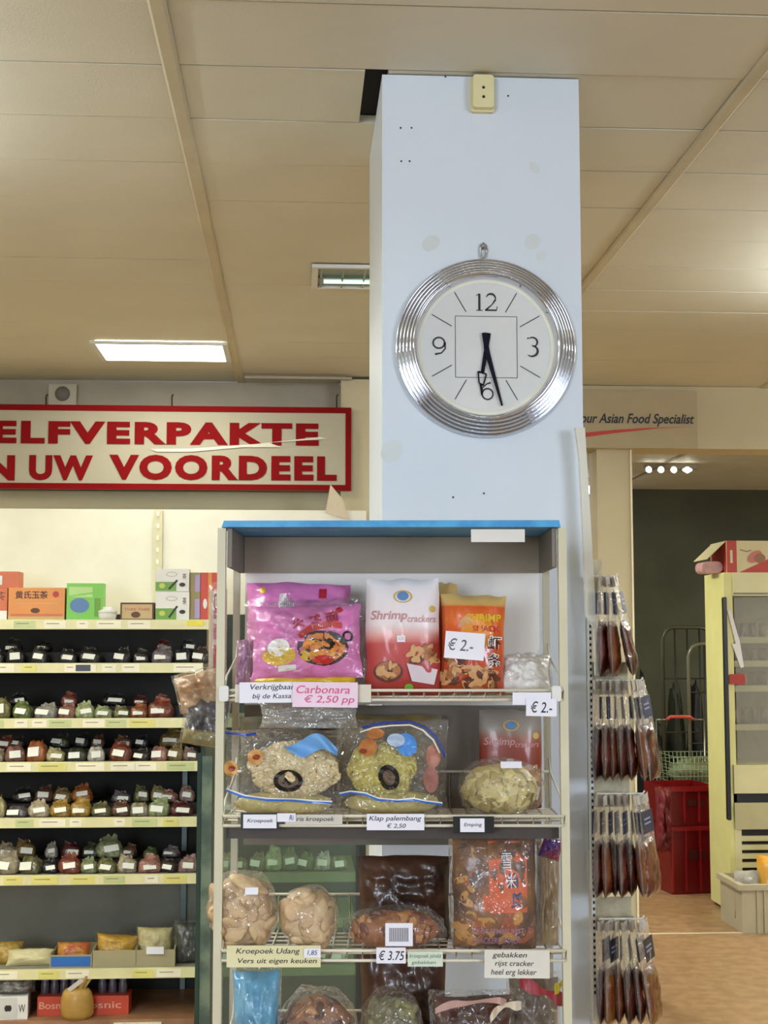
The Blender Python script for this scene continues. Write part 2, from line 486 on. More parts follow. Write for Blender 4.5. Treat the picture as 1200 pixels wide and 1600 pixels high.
for k in range(12):
    if k % 3 == 0: continue
    a_ = k * PI / 6
    d1, d2 = (66 * s / max(abs(math.cos(a_)), abs(math.sin(a_))) ** .4), 99 * s
    d1 = 62 * s; d2 = 98 * s
    mb.a_line([(math.sin(a_) * d1, math.cos(a_) * d1 + 2 * s), (math.sin(a_) * d2, math.cos(a_) * d2 + 2 * s)], .0018, fn, .0004, 2)
# numerals drawn with thick and thin strokes
def arc(cx, cy, rx, ry, a0, a1, n=16):
    return [cl(cx + rx * math.cos(math.radians(a0 + (a1 - a0) * i / n)), cy - ry * math.sin(math.radians(a0 + (a1 - a0) * i / n))) for i in range(n + 1)]
def stroke(pts, w0, w1):
    n = len(pts); mb.a_line(pts, [(w0 + (w1 - w0) * math.sin(PI * i / (n - 1))) * s for i in range(n)], fn, .0005, 2)
stroke([cl(752, 455), cl(752, 468), cl(752, 481)], 3.6, 3.6); stroke([cl(747, 481.5), cl(757, 481.5)], 1.4, 1.4); stroke([cl(747, 458), cl(752, 455)], 1.2, 1.2)
stroke(arc(770, 463, 7.5, 8, 160, -10), 1.2, 3.4); stroke([cl(777.5, 464), cl(772, 472), cl(762, 481)], 3.0, 1.6); stroke([cl(761, 481), cl(779, 481)], 2.6, 2.4); stroke([cl(779, 481.5), cl(780, 475)], 1.2, 1.2)
stroke(arc(688, 534, 9, 8.5, 0, 360, 24), 2.6, 2.6); stroke([cl(697.5, 533), cl(698, 543), cl(692, 550), cl(682, 552)], 3.4, 2.0)
stroke(arc(835, 531, 8, 7.5, 130, -80), 1.4, 3.0); stroke(arc(834, 545, 9.5, 8.5, 90, -130), 1.4, 3.8); stroke([cl(827, 526), cl(829, 524)], 2, 3)
stroke(arc(764, 614, 8.5, 8.5, 0, 360, 24), 2.6, 2.6); stroke([cl(755, 614), cl(756, 604), cl(763, 598), cl(769, 596)], 3.2, 2.0)
mb.build('dial', [mat('dial_paper', 'cfcfca', 0.6, var=.03), mat('dial_rim_cream', 'e4e2cf', .4), ink_m], t)
hm = mat('hand_black', '0a0a1c', 0.7, spec=.15)
mb = MB()
def seg(a, b, w0, w1, y0, y1):
    a = Vector(cl(*a)); b = Vector(cl(*b)); d = (b - a).normalized(); n_ = Vector((-d.y, d.x))
    mb.prism([tuple(a + n_ * w0 * s), tuple(b + n_ * w1 * s), tuple(b - n_ * w1 * s), tuple(a - n_ * w0 * s)], y0, y1)
seg((766, 518), (756, 580), 3.6, 2.8, -.018, -.017); seg((757.5, 578), (750.5, 581), 1, 1, -.018, -.017)
a_, b_, c_, d_ = (749, 579), (762, 583), (757, 601), (750.5, 597)
for u, v in ((a_, b_), (b_, c_), (c_, d_), (d_, a_)): seg(u, v, 1.1, 1.1, -.018, -.017)
seg((753, 598), (754.5, 617), 2.2, .6, -.018, -.017)
mb.build('hour_hand', hm, t)
mb = MB(); seg((758, 518), (764, 552), 3.4, 4.0, -.021, -.020); seg((764, 552), (786, 633), 4.0, 1.6, -.021, -.020); mb.build('minute_hand', hm, t)
mb = MB(); mb.lathe([(.0003, -.024), (.0045, -.0235), (.005, -.014)], 16, 0, 'y', o=(0, 0, -.001)); mb.build('hub', hm, t)
mb = MB(); mb.lathe([(.0003, -.0275), (R0 * .4, -.0275), (R0 * .765, -.0275)], 48, 0, 'y')
mb.build('glass', film('clock_glass', gloss=.005, haze=0.0, rough=.05, bump=0, fres=.06), t)
p = P(754, 390, CY)
t2 = thing('hanging_hook', 'small steel hook and loop that the clock hangs from', 'hook', (p.x, CY, p.z))
mb = MB(); mb.tube([(0.001 + .007 * math.cos(a_ / 8 * 2 * PI), -.006, -.004 + .016 * math.sin(a_ / 8 * 2 * PI)) for a_ in range(8)], .0022, closed=True); mb.build('loop', steel_m, t2)
mb = MB(); mb.tube([(0, 0, .001), (0, -.010, .001), (0, -.014, .007)], .0022); mb.build('screw', steel_m, t2)

# ------------------------------------------------------------------ ceiling lamps
def lamp(name, x0, x1, y0, y1, z, lit, label, power=0, col=(1, .95, .8), strips=True):
    t = thing(name, label, 'lamp', ((x0 + x1) / 2, (y0 + y1) / 2, z), (0, 0, 0), 'recessed ceiling lamps')
    a, b = (x1 - x0) / 2, (y1 - y0) / 2
    mb = MB()
    for q in ((-a, -a + .02, -b, b), (a - .02, a, -b, b), (-a + .02, a - .02, -b, -b + .015), (-a + .02, a - .02, b - .015, b)): mb.box(*q, -.012, -.001)
    mb.build('frame', white_m, t)
    if lit:
        mb = MB(); mb.box(-a + .02, a - .02, -b + .015, b - .015, -.008, -.002); mb.build('diffuser', emis('lamp_diffuser', (1, .97, .88), 9), t)
    else:
        mb = MB(); n = 9
        mb.box(-a + .02, a - .02, -b + .015, b - .015, -.003, -.001, 1)
        for k in range(n):
            x = -a + .03 + (2 * a - .06) * k / (n - 1); mb.box(x - .003, x + .003, -b + .015, b - .015, -.011, -.003)
        mb.box(-a + .02, a - .02, -.004, .004, -.011, -.003)
        mb.build('louvre', [mat('louvre_mirror', 'a9b9ac', 0.2, metal=.8), mat('louvre_back', '8fa094', 0.3, metal=.4)], t)
        mb = MB(); mb.tube([(-a + .04, .05, -.008), (a - .04, .05, -.008)], .007); mb.build('tube', emis('dim_tube', (.7, 1, .85), 1.0), t)
    return t
lamp('ceiling_lamp', -.825, -.285, 5.54, 5.895, CZ - .001, True, 'lit rectangular ceiling lamp above the red lettered sign')
lamp('ceiling_lamp', .04, .66, 4.345, 4.62, CZ - .001, False, 'unlit mirrored ceiling lamp half hidden by the column')
def batten(x, y, z, ln, label, power, col, rz=0, up=.5):
    t = thing('tube_lamp', label, 'lamp', (x, y, z), (0, 0, rz), 'hanging tube lamps')
    mb = MB(); mb.box(-.03, .03, -ln / 2, ln / 2, .015, .06); mb.build('housing', white_m, t)
    mb = MB(); mb.tube([(0, -ln / 2 + .02, 0), (0, ln / 2 - .02, 0)], .014, n=10); mb.build('tube', emis('tube_glow', (.9, .96, 1), 14), t)
    mb = MB()
    for q in (-ln * .35, ln * .35): mb.tube([(0, q, .06), (0, q, CZ - z)], .003)
    mb.build('rod', steel_m, t)
    l = area('tube_light', (x, y, z - .03), (0, 0, rz), .05, ln, power, col)
    l2 = area('tube_light', (x, y, z + .07), (PI, 0, rz), .12, ln, power * up, col)
    return t
TW = (1.0, .97, .78)
batten(-1.25, 2.75, CZ - .26, 1.2, 'tube lamp hanging left of the frame', 30, (.85, .93, 1.0), up=.8)
batten(1.9, 3.9, CZ - .26, 1.2, 'tube lamp hanging right of the column', 26, (.88, .94, 1.0), up=.8)
batten(.9, -1.8, CZ - .2, 1.5, 'added tube lamp hanging unseen behind the camera', 34, (.9, .95, 1.0))  # unseen lamp added for the chrome clock rim to reflect
batten(-2.4, 4.3, CZ - .16, 1.5, 'tube lamp hanging by the far left shelves', 40, TW, up=.4)
batten(.95, 8.4, CZ - .2, 1.2, 'added tube lamp hidden behind the column to brighten the cooler side', 46, TW)  # unseen lamp added to light the cooler's left side
batten(4.4, 8.2, CZ - .2, 1.5, 'tube lamp hanging in the far aisle', 44, TW)
batten(3.6, 5.2, CZ - .2, 1.5, 'tube lamp hanging by the right wall', 50, TW)
area('lamp_beam', (-.555, 5.72, CZ - .03), (0, 0, 0), .5, .3, 5, (1, .96, .84))
# far spotlights on a track
mb = MB(); y = 9.25
t = thing('spot_track', 'grey ceiling track carrying the row of four tiny spotlights', 'track', (0, 0, 0))
mb.box(XP(1008, y, 720), XP(1090, y, 720), y, y + .04, CZ - .035, CZ - .001); mb.build('rail', mat('track_grey', '8f8670', .5), t)
for i, px in enumerate((1012, 1031, 1051, 1072)):
    p = P(px, 721, y - .04)
    t = thing('spotlight', ['leftmost', 'second from left', 'third from left', 'rightmost'][i] + ' of the four tiny lit spotlights beyond the beam', 'lamp', (p.x, y - .02, CZ - .05), group='far spotlights')
    mb = MB(); mb.lathe([(.01, 0), (.018, -.02), (.022, -.045)], 14, 0, 'y'); mb.lathe([(.012, 0), (.0005, .001)], 14, 0, 'y')
    mb.build('shade', white_m, t)
    mb = MB(); w_ = .034 if i == 3 else .017; mb.blob((0, -.045, 0), (w_, .012, .014), 1, 0); mb.build('bulb', emis('spot_bulb', (1, .98, .9), 12), t)
p = P(925, 762, 10.2)
mb = MB(); mb.box(p.x - .09, p.x + .09, 10.1, 10.3, CZ - .06, CZ - .001); mb.box(p.x - .08, p.x + .08, 10.11, 10.29, CZ - .1, CZ - .06, 1)
tag(mb.build('ceiling_lamp', [white_m, emis('spot_bulb', (1, 1, 1), 12)]), 'small bright square lamp seen between column and pillar', 'lamp')

# ------------------------------------------------------------------ red lettered sign
sy = 6.22
def S(px, py): p = P(px, py, sy); return p.x, p.z
t = thing('lettered_sign', 'long white hanging sign with red capital letters and red border', 'sign', (0, sy, 0))
sb = sy
mb = MB(); x1, zt = S(549, 637); _, z0 = S(549, 767); xl = XP(-200, sy)
mb.box(xl, x1, 0, .02, z0, zt, 0)
bw = .026
for q in ((xl, x1, z0, z0 + bw), (xl, x1, zt - bw, zt), (x1 - bw, x1, z0 + bw, zt - bw)): mb.box(q[0], q[1], -.003, -.0005, q[2], q[3], 1)
def sw(tx, a, b, c_, d, bold=.055):
    u0, w1 = S(a, c_); u1, w0 = S(b, d); mb.a_text(tx, u0, w0, u1, w1, lambda x, z: 0, .003, 1, bold=bold, sp_=1.2)
sw('Z', -50, -14, 657, 697); sw('ELFVERPAKTE', -10, 498, 657, 697); sw('I', -42, -32, 711, 751)
sw('N', -22, 23, 711, 751); sw('UW', 46, 145, 711, 751); sw('VOORDEEL', 171, 526, 710, 752)
mb.build('board', [mat('sign_face', 'aca690', 0.7, var=.03, spec=.2), red_m], t)
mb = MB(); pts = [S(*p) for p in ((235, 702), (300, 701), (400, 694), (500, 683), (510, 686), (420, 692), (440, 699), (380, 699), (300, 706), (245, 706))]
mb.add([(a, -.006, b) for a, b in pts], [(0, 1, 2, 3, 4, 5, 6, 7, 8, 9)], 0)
mb.build('glare_strip', mat('sign_glare', 'd6d1bd', .35), t)  # pale wedge paints the diagonal glare across the sign face
for px in (71, 268, 526):
    mb = MB(); x, z = S(px, 640); mb.tube([(x, .01, z - .015), (x, .01, z + .06), (x + .006, .01, z + .07)], .004); mb.build('hanging_wire', dark_m, t)
p = P(99, 634, WY)
t = thing('alarm_sounder', 'small square box with grey round grille above the red lettered sign', 'alarm', (p.x, WY, p.z))
mb = MB(); mb.box(-.062, .062, -.03, -.001, .0, .095); mb.build('housing', mat('offwhite_box', 'bdb49c', .6), t)
mb = MB(); mb.lathe([(.0005, -.034), (.034, -.033), (.034, -.03)], 20, 0, 'y', o=(0, 0, .05)); mb.build('grille', mat('grille_grey', '77736a', .7), t)
# cable duct in the wall corner
mb = MB(); mb.box(XP(380, 6.3), XP(549, 6.2), 6.2, 6.22, CZ - .022, CZ - .012); tag(mb.build('cable_duct', wallgrey_m), 'thin grey cable duct along the ceiling edge left of the column', 'duct')

# ------------------------------------------------------------------ left shelving (gondola)
GY = 5.50; GB = 5.95
gx0, gx1 = XP(-160, GY), XP(311, GY)
t = thing('shelving_unit', 'white metal shelving unit of many levels under the red lettered sign', 'shelf', (0, 0, 0))
ztop = ZP(798, GB)
mb = MB(); mb.box(gx0, XP(572, GB), GB, GB + .02, ZP(960, GB), ztop, 0); mb.build('back_panel', shelfw_m, t)
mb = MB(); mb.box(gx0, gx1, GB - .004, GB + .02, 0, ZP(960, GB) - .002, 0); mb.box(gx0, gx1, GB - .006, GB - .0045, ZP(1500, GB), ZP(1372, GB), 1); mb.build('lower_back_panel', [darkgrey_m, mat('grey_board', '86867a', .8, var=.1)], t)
mb = MB(); ux = XP(245, GB); mb.box(ux - .018, ux + .018, GB - .02, GB - .001, ZP(965, GB), ztop - .004)
for k in range(70):
    z = ztop - .03 - k * .05
    if z < 1.75: break
    mb.box(ux - .005, ux + .005, GB - .023, GB - .0195, z, z + .018, 1)
mb.build('upright', [mat('upright_cream', 'd2cda9', .5), mat('slot_light', 'f4f1dc', .5)], t)
mb = MB(); mb.box(gx1 - .09, gx1 - .07, GB - .03, GB - .005, 0.1, ZP(1195, GB)); mb.build('upright', mat('steel_bluegrey', '6c7772', .4, metal=.5), t)
levels = [(976, 327), (1043, 318), (1128, 285 + 25), (1195, 311), (1281, 311), (1369, 311), (1514, 311)]
decks = []
random.seed(11)
for i, (py, xr) in enumerate(levels):
    zb_ = ZP(py, GY); xr_ = XP(xr, GY); h = 15 * GY / F
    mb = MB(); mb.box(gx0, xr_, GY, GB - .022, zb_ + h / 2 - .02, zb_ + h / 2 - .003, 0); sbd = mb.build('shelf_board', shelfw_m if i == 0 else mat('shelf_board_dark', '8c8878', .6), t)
    mb = MB(); mb.box(gx0, xr_, GY - .012, GY - .001, zb_ - h / 2, zb_ + h / 2, 0)
    x = gx0
    while x < xr_ - .05:
        wl = random.uniform(.04, .11)
        if random.random() < .8 and x + wl < xr_:
            mb.box(x, x + wl, GY - .0135, GY - .0119, zb_ - h / 2 + .004, zb_ + h / 2 - .005, random.choice([1, 1, 2, 3]))
            mb.a_line([(x + .01, zb_ + .003), (x + wl * .7, zb_ + .003)], .003, lambda a, b: GY - .0137, .0003, 4)
        x += wl + random.uniform(.0, .05)
    if i == 0: mb.box(XP(292, GY), XP(318, GY), GY - .0145, GY - .013, zb_ - .005, zb_ + .014, 5)
    if i == 1: mb.box(XP(120, GY), XP(143, GY), GY - .0145, GY - .013, zb_ - .012, zb_ + .012, 6)
    mb.build('price_rail', [rail_m, taglt_m, tagyl_m, taggr_m, mat('faded_print', '8f8a66', .6), mat('bright_yellow_tag', 'ecdc2a', .4), black_m], sbd)
    decks.append(zb_ + h / 2 - .003)
zbase = ZP(1583, GY)
mb = MB(); mb.box(gx0, gx1, GY - .03, GB - .022, zbase - .03, zbase); mb.build('base_board', mat('brown_base', 'a57a58', .5, col2='8e6546', scale=9), t)
mb = MB(); mb.box(gx0, gx1, GY - .01, GB - .022, 0, zbase - .031); mb.build('kick_plate', mat('brown_kick', '7c5c44', .6), t)
mb = MB(); mb.box(XP(190, GY), XP(262, GY), GY - .05, GY - .032, zbase - .08, zbase - .01); mb.build('info_strip', taglt_m, t)

# small packed bags of spices
spice_m = mat('packed_spice', (1, 1, 1), 0.45, var=0.5, scale=70, bump=0.7, bscale=60, coat=0.5, objcol=True)
stick_m = mat('sticker_white', 'e9e9de', .5, var=.05)
def spice_proto(seed, sx, tall, tuft=True):
    t = thing('spice_bag', 'spice bag', 'bag', (0, 0, 0), group='bags of self-packed spices')
    rr = random.Random(seed); mb = MB(); so = Vector((seed * 2.3, seed, 0))
    def fn(u, v):
        a = u * 2 * PI; c, q_ = math.cos(a), math.sin(a)
        px_ = [0.0, .86, 1.0, 1.02, .98, .9, .78, .66, .58, .6, .56][min(10, int(v * 10 + .001))]
        py_ = [0.0, .86, 1.0, 1.0, .95, .85, .62, .34, .12, .05, .02][min(10, int(v * 10 + .001))]
        zz = [0, 0, .10, .28, .46, .62, .76, .86, .93, 1.0, 1.08][min(10, int(v * 10 + .001))]
        if not tuft: zz = min(zz, .9); 
        k = 1 + .26 * noise.noise(Vector((c * 1.8, q_ * 1.8, v * 3)) + so)
        zz += (v > .7) * (.16 * noise.noise(Vector((c * 2.5, 3, 1)) + so) + .10 * c * math.sin(seed))
        return (.5 * sx * px_ * k * math.copysign(abs(c) ** .75, c) + (v > .6) * .006 * math.sin(seed * 2.1), .40 * sx * py_ * k * math.copysign(abs(q_) ** .75, q_) + (v > .7) * .006 * math.sin(c * 4 + seed), zz * tall)
    mb.grid(fn, 20, 10); mb.build('contents', spice_m, t)
    mb = MB(); w_ = sx * .27
    mb.box(-w_, w_, -.001, 0, -.012, .012, 0, Matrix.Translation((rr.uniform(-.12, .12) * sx, -.43 * sx, tall * rr.uniform(.38, .5))) @ Matrix.Rotation(-.4, 4, 'X') @ Matrix.Rotation(rr.uniform(-.25, .25), 4, 'Y'))
    mb.build('sticker', stick_m, t)
    return t
random.seed(21)
protos = [spice_proto(1, .075, .062), spice_proto(2, .075, .075), spice_proto(3, .075, .055, False), spice_proto(4, .075, .085), spice_proto(5, .075, .068)]
used = [False] * 5
ORD = ['first', 'second', 'third', 'fourth', 'fifth', 'sixth', 'seventh', 'eighth', 'ninth', 'tenth', 'eleventh', 'twelfth', 'thirteenth']
CN = {'black': '1b191a', 'pale green': '9fa878', 'green': '5d6b35', 'grey-white': 'b4b0a0', 'rosy brown': '9a6a5a', 'orange': 'a8612f', 'red-brown': '7a3a26', 'beige': 'b3a587',
      'brown': '6b4a35', 'ochre': 'b08a35', 'yellow-brown': '8b7440', 'pale yellow': 'cfc288', 'purple-grey': '6f6468', 'dark green': '39402b', 'dark red': '5a1d1c', 'pink': '96766c', 'olive': '7b7648', 'dark brown': '33261f'}
SH = ['', 'second', 'third', 'fourth', 'fifth', 'sixth']
# (x0, x1, height px, colour), z-level 0 = on the board, 1 = stacked on top and behind
ROWS = {
 1: ([(-14, 8, 24, 'black'), (12, 38, 26, 'black'), (50, 76, 28, 'black'), (94, 122, 24, 'black'), (126, 158, 27, 'black'), (178, 204, 26, 'black'), (210, 233, 24, 'black'), (240, 270, 30, 'purple-grey'), (272, 298, 25, 'black'), (300, 327, 27, 'dark brown')],
     [(10, 34, 22, 'black'), (58, 80, 18, 'black'), (244, 266, 20, 'dark red'), (284, 306, 20, 'black')]),
 2: ([(-16, 18, 34, 'olive'), (24, 54, 28, 'green'), (58, 92, 24, 'grey-white'), (94, 121, 24, 'rosy brown'), (121, 150, 26, 'pale green'), (150, 178, 20, 'pale green'), (180, 205, 20, 'olive'), (207, 233, 24, 'orange'), (235, 270, 34, 'red-brown')],
     [(20, 44, 20, 'black'), (99, 122, 22, 'red-brown'), (162, 198, 20, 'black'), (210, 232, 16, 'dark red'), (243, 264, 18, 'red-brown')]),
 3: ([(-10, 12, 22, 'beige'), (14, 43, 26, 'rosy brown'), (47, 76, 34, 'orange'), (77, 105, 22, 'pale yellow'), (109, 138, 22, 'dark green'), (142, 166, 24, 'grey-white'), (176, 208, 32, 'red-brown'), (212, 236, 20, 'dark brown'), (239, 265, 24, 'rosy brown'), (265, 289, 26, 'yellow-brown'), (288, 310, 22, 'pink')],
     [(2, 24, 20, 'red-brown'), (22, 42, 18, 'dark brown'), (84, 112, 22, 'dark green'), (120, 142, 24, 'black'), (146, 166, 20, 'brown'), (184, 208, 20, 'brown'), (214, 234, 20, 'black'), (254, 290, 30, 'yellow-brown')]),
 4: ([(-14, 14, 34, 'pale yellow'), (18, 50, 18, 'purple-grey'), (52, 83, 26, 'beige'), (85, 117, 26, 'ochre'), (117, 147, 30, 'ochre'), (148, 179, 22, 'olive'), (180, 208, 24, 'brown'), (208, 236, 22, 'beige'), (236, 268, 28, 'pale green'), (270, 304, 24, 'dark red')],
     [(28, 58, 24, 'black'), (60, 88, 26, 'brown'), (90, 118, 24, 'yellow-brown'), (118, 148, 28, 'orange'), (180, 208, 18, 'purple-grey'), (214, 236, 26, 'olive'), (240, 262, 26, 'olive'), (252, 280, 20, 'rosy brown'), (284, 306, 26, 'pink')]),
 5: ([(-2, 38, 34, 'beige'), (40, 72, 28, 'olive'), (74, 98, 22, 'black'), (100, 133, 30, 'red-brown'), (133, 159, 24, 'pale green'), (159, 189, 24, 'olive'), (190, 219, 28, 'beige'), (223, 256, 28, 'rosy brown'), (256, 282, 22, 'dark brown'), (284, 312, 26, 'pink')],
     [(6, 34, 26, 'beige'), (32, 62, 30, 'yellow-brown'), (78, 96, 24, 'grey-white'), (104, 132, 26, 'dark red'), (136, 160, 24, 'dark green'), (158, 196, 34, 'pale green'), (198, 218, 22, 'brown'), (230, 250, 16, 'green'), (260, 284, 18, 'purple-grey')]),
}
random.seed(33)
for k, (low, high) in ROWS.items():
    z = decks[k]
    for lv, lst in enumerate((low, high)):
        for n, (x0, x1, hp, cn) in enumerate(lst):
            Y = GY + .055 if lv == 0 else GY + .13
            pc = P((x0 + x1) / 2, 1000, Y); wd = (x1 - x0) * Y / F; h = hp * Y / F
            pi = random.randrange(5) if lv == 0 else random.choice([0, 1, 3, 4])
            pr = protos[pi]; sc = (wd / .07, wd / .07 * .9, h / [.07, .085, .055, .098, .078][pi])
            zz = z if lv == 0 else z + .045
            lab = 'small %s spice bag, white sticker, %s from left, %s row, %s shelf' % (cn, ORD[n], 'front' if lv == 0 else 'raised back', ORD[k])
            kk = random.uniform(.5, .95); colr = tuple(c_ * kk for c_ in hx(CN[cn]))
            rot = (0 if lv == 0 else random.uniform(-.2, .1), 0, random.uniform(-.3, .3))
            if not used[pi]:
                used[pi] = True; o = pr; o.location = (pc.x, Y, zz); o.rotation_euler = rot; o.scale = sc; o['label'] = lab
                for ch in o.children:
                    if ch.name.startswith('contents'): ch.color = (*colr, 1)
            else:
                copy_tree(pr, (pc.x, Y, zz), rot, sc, lab, colr)
# a dark riser under the raised rows
for k in ROWS:
    mb = MB(); mb.box(gx0 + .01, XP(levels[k][1] - 4, GY) , GY + .105, GY + .3, decks[k], decks[k] + .043)
    tag(mb.build('display_riser', mat('riser_black', '161412', .7)), 'black riser behind the front bags on the %s shelf' % ORD[k], 'riser')

# cartons on the top shelf
def carton(name, label, x0, x1, y0, y1, Y, dep, base_z, mats, art=None, rz=0, cat='box', group=None, frame=P, yaw=0):
    p = frame((x0 + x1) / 2, y1, Y); k_ = MS((x0 + x1) / 2, (y0 + y1) / 2, Y, frame); wd = (x1 - x0) * k_; h = (y1 - y0) * k_
    bz = base_z if base_z is not None else p.z
    mb = MB(); mb.box(-wd / 2, wd / 2, 0, dep, 0, h)
    if art: art(mb, wd, h)
    o = mb.build(name, mats, None, (p.x, p.y, bz), (0, 0, rz + yaw)); tag(o, label, cat, group); return o
D0 = decks[0]
org = mat('tea_orange', 'dc8a1e', .4, var=.08); org2 = mat('deep_orange', 'c9631f', .4); brn = mat('print_brown', '5a3014', .5)
gold = mat('print_gold', 'c6a85a', .4); redp = mat('print_red', 'b5271f', .45); whp = mat('print_white', 'e6e4dc', .45); grn = mat('print_green', '6ea032', .45); blp = mat('print_blue', '5b83b4', .45)
lgrn = mat('bright_green', '7ac83c', .35); drk = mat('print_dark', '2c2620', .5)
def art1(mb, w_, h):
    mb.a_text('黄氏玉茶', -w_ * .38, h * .66, w_ * .2, h * .9, FLAT, .001, 1, bold=.02)
    mb.a_ell(w_ * .34, h * .8, .012, .012, FLAT, .001, 2); mb.a_rect(-w_ * .5, 0, w_ * .5, h * .12, FLAT, .0008, 3, 1)
    mb.a_ell(-w_ * .02, h * .3, .018, .010, FLAT, .001, 1); mb.a_rect(-w_ * .4, h * .5, w_ * .4, h * .53, FLAT, .001, 3, 1); mb.a_rect(-w_ * .46, h * .13, w_ * .46, h * .2, FLAT, .001, 4, 1)
carton('tea_carton', 'orange tea carton with dark brown characters along its top edge', 13, 100, 918, 969, GY + .03, .12, D0, [org, brn, redp, gold, org2], art1)
def art1b(mb, w_, h): mb.a_text('茶', w_ * .2, h * .6, w_ * .45, h * .9, FLAT, .001, 1); mb.a_rect(-w_ * .5, 0, w_ * .5, h * .3, FLAT, .0008, 2, 1)
carton('tea_carton', 'reddish orange carton cut by the left edge, lower of its stack', -60, 10, 919, 969, GY + .03, .12, D0, [org2, brn, whp], art1b)
carton('tea_carton', 'orange and white carton cut by the left edge, on top of its stack', -50, 28, 893, 919, GY + .05, .1, D0 + .12505, [org2, brn, whp], lambda mb, w_, h: (mb.a_rect(-w_ * .3, h * .2, w_ * .18, h * .75, FLAT, .001, 2, 1), mb.a_ell(w_ * .36, h * .5, .012, .02, FLAT, .001, 0)))
def art2(mb, w_, h):
    mb.a_rect(-w_ * .44, h * .62, w_ * .2, h * .9, FLAT, .0012, 2, 1); mb.a_ell(-w_ * .15, h * .4, w_ * .26, h * .2, FLAT, .0013, 1); mb.a_rect(w_ * .25, h * .1, w_ * .42, h * .6, FLAT, .0012, 3, 1)
    mb.a_line([(-w_ * .45, h * .64), (w_ * .2, h * .74), (w_ * .48, h * .6)], .006, FLAT, .0014, 0)
carton('tea_carton', 'bright green packet with a pale blue picture, right of the orange tea carton', 104, 161, 912, 970, GY + .02, .1, D0, [lgrn, blp, mat('pale_lime', 'b5dc84', .4), grn], art2, rz=.06)
p = P(168, 970, GY + .03); t = thing('lidded_tub', 'small white tub with lid between green packet and brown-edged box', 'tub', (p.x, GY + .03, D0))
mb = MB(); mb.lathe([(.0005, 0), (.03, 0), (.036, .026), (.033, .03)], 20); mb.build('bowl', white_m, t)
mb = MB(); mb.lathe([(.036, .0305), (.037, .036), (.02, .044), (.018, .052), (.0005, .052)], 20); mb.build('lid', white_m, t)
def art3(mb, w_, h):
    mb.a_rect(-w_ * .45, h * .1, w_ * .45, h * .9, FLAT, .001, 1, 1); mb.a_ell(-.005, h * .32, .018, .012, FLAT, .0016, 0)
    mb.a_text('THEE THEE', -w_ * .38, h * .55, w_ * .38, h * .68, FLAT, .0016, 2)
carton('tea_carton', 'beige box edged in dark brown left of the stacked white cartons', 188, 240, 940, 968, GY + .03, .08, D0, [brn, mat('kraft_beige', 'c3a877', .5), redp], art3)
def art4(mb, w_, h):
    mb.a_rect(-w_ * .5, h * .02, w_ * .12, h * .42, FLAT, .001, 1, 1); mb.a_ell(-w_ * .3, h * .25, .012, .01, FLAT, .0014, 2); mb.a_line([(-w_ * .1, h * .1), (w_ * .15, h * .5)], .008, FLAT, .0015, 3)
    mb.a_ell(-w_ * .02, h * .76, .022, .009, FLAT, .0014, 4); mb.a_ell(-w_ * .02, h * .76, .019, .007, FLAT, .0016, 0); mb.a_ell(w_ * .3, h * .3, .012, .008, FLAT, .0014, 3)
    mb.a_text('茶', w_ * .3, h * .55, w_ * .42, h * .8, FLAT, .0014, 3)
for i, (a_, b_, nm) in enumerate(((923, 968, 'lower'), (888, 923, 'upper'))):
    carton('herbal_tea_carton', nm + ' of the two stacked white and green cartons near the shelf end', 243, 295, a_ + (0 if i else 0), b_, GY + .03, .09, D0 + (0 if i == 0 else .1132), [whp, grn, mat('lime', 'bcc94a', .4), drk, mat('soft_grey', 'a8a99c', .5)], art4, group='white and green cartons')
carton('snack_packet', 'narrow olive and purple packet beside the stacked white cartons', 296, 312, 893, 968, GY + .05, .09, D0, [mat('olive_gold', '9a8a4a', .4), mat('lilac', 'b09ac0', .4)], lambda mb, w_, h: (mb.a_rect(0, h * .05, w_ * .5, h * .45, FLAT, .001, 1, 1), mb.a_rect(0, h * .6, w_ * .5, h * .95, FLAT, .001, 1, 1)))
carton('snack_packet', 'red-orange packet standing at the right end of the top shelf', 313, 342, 893, 968, GY + .05, .09, D0, [mat('red_orange', 'c8401c', .4), org, whp], lambda mb, w_, h: (mb.a_rect(-w_ * .1, 0, w_ * .1, h, FLAT, .001, 1, 1), mb.a_ell(-w_ * .25, h * .35, .008, .02, FLAT, .0012, 2)))

# goods on the tall lower shelf
D6 = decks[6]
card_m = mat('cardboard_tray', 'a59c78', .7, var=.08)
def tray(label, x0, x1, y0, Y, m, m2=None, name='display_tray'):
    p = P((x0 + x1) / 2, 1506, Y); a = (x1 - x0) * Y / F / 2; h = (1506 - y0) * Y / F
    mb = MB(); mb.box(-a, a, 0, .004, 0, h); mb.box(-a, -a + .004, .004, .2, 0, h * 1.1); mb.box(a - .004, a, .004, .2, 0, h * 1.1); mb.box(-a, a, .2, .204, 0, h * 1.1); mb.box(-a + .004, a - .004, .004, .2, 0, .004)
    if m2: mb.box(-a + .005, a - .005, -.001, 0, h * .12, h * .88, 1)
    o = mb.build(name, [m] + ([m2] if m2 else []), None, (p.x, Y, D6)); return tag(o, label, 'tray')
tray('open tray with a bright blue front on the tall lower shelf', 79, 142, 1487, GY + .02, card_m, mat('tray_blue', '2668b8', .4))
tray('plain cardboard tray holding the bright yellow bag', 146, 211, 1481, GY + .02, card_m)
tray('cardboard tray holding the pale yellow tagged bag', 213, 272, 1481, GY + .02, card_m)


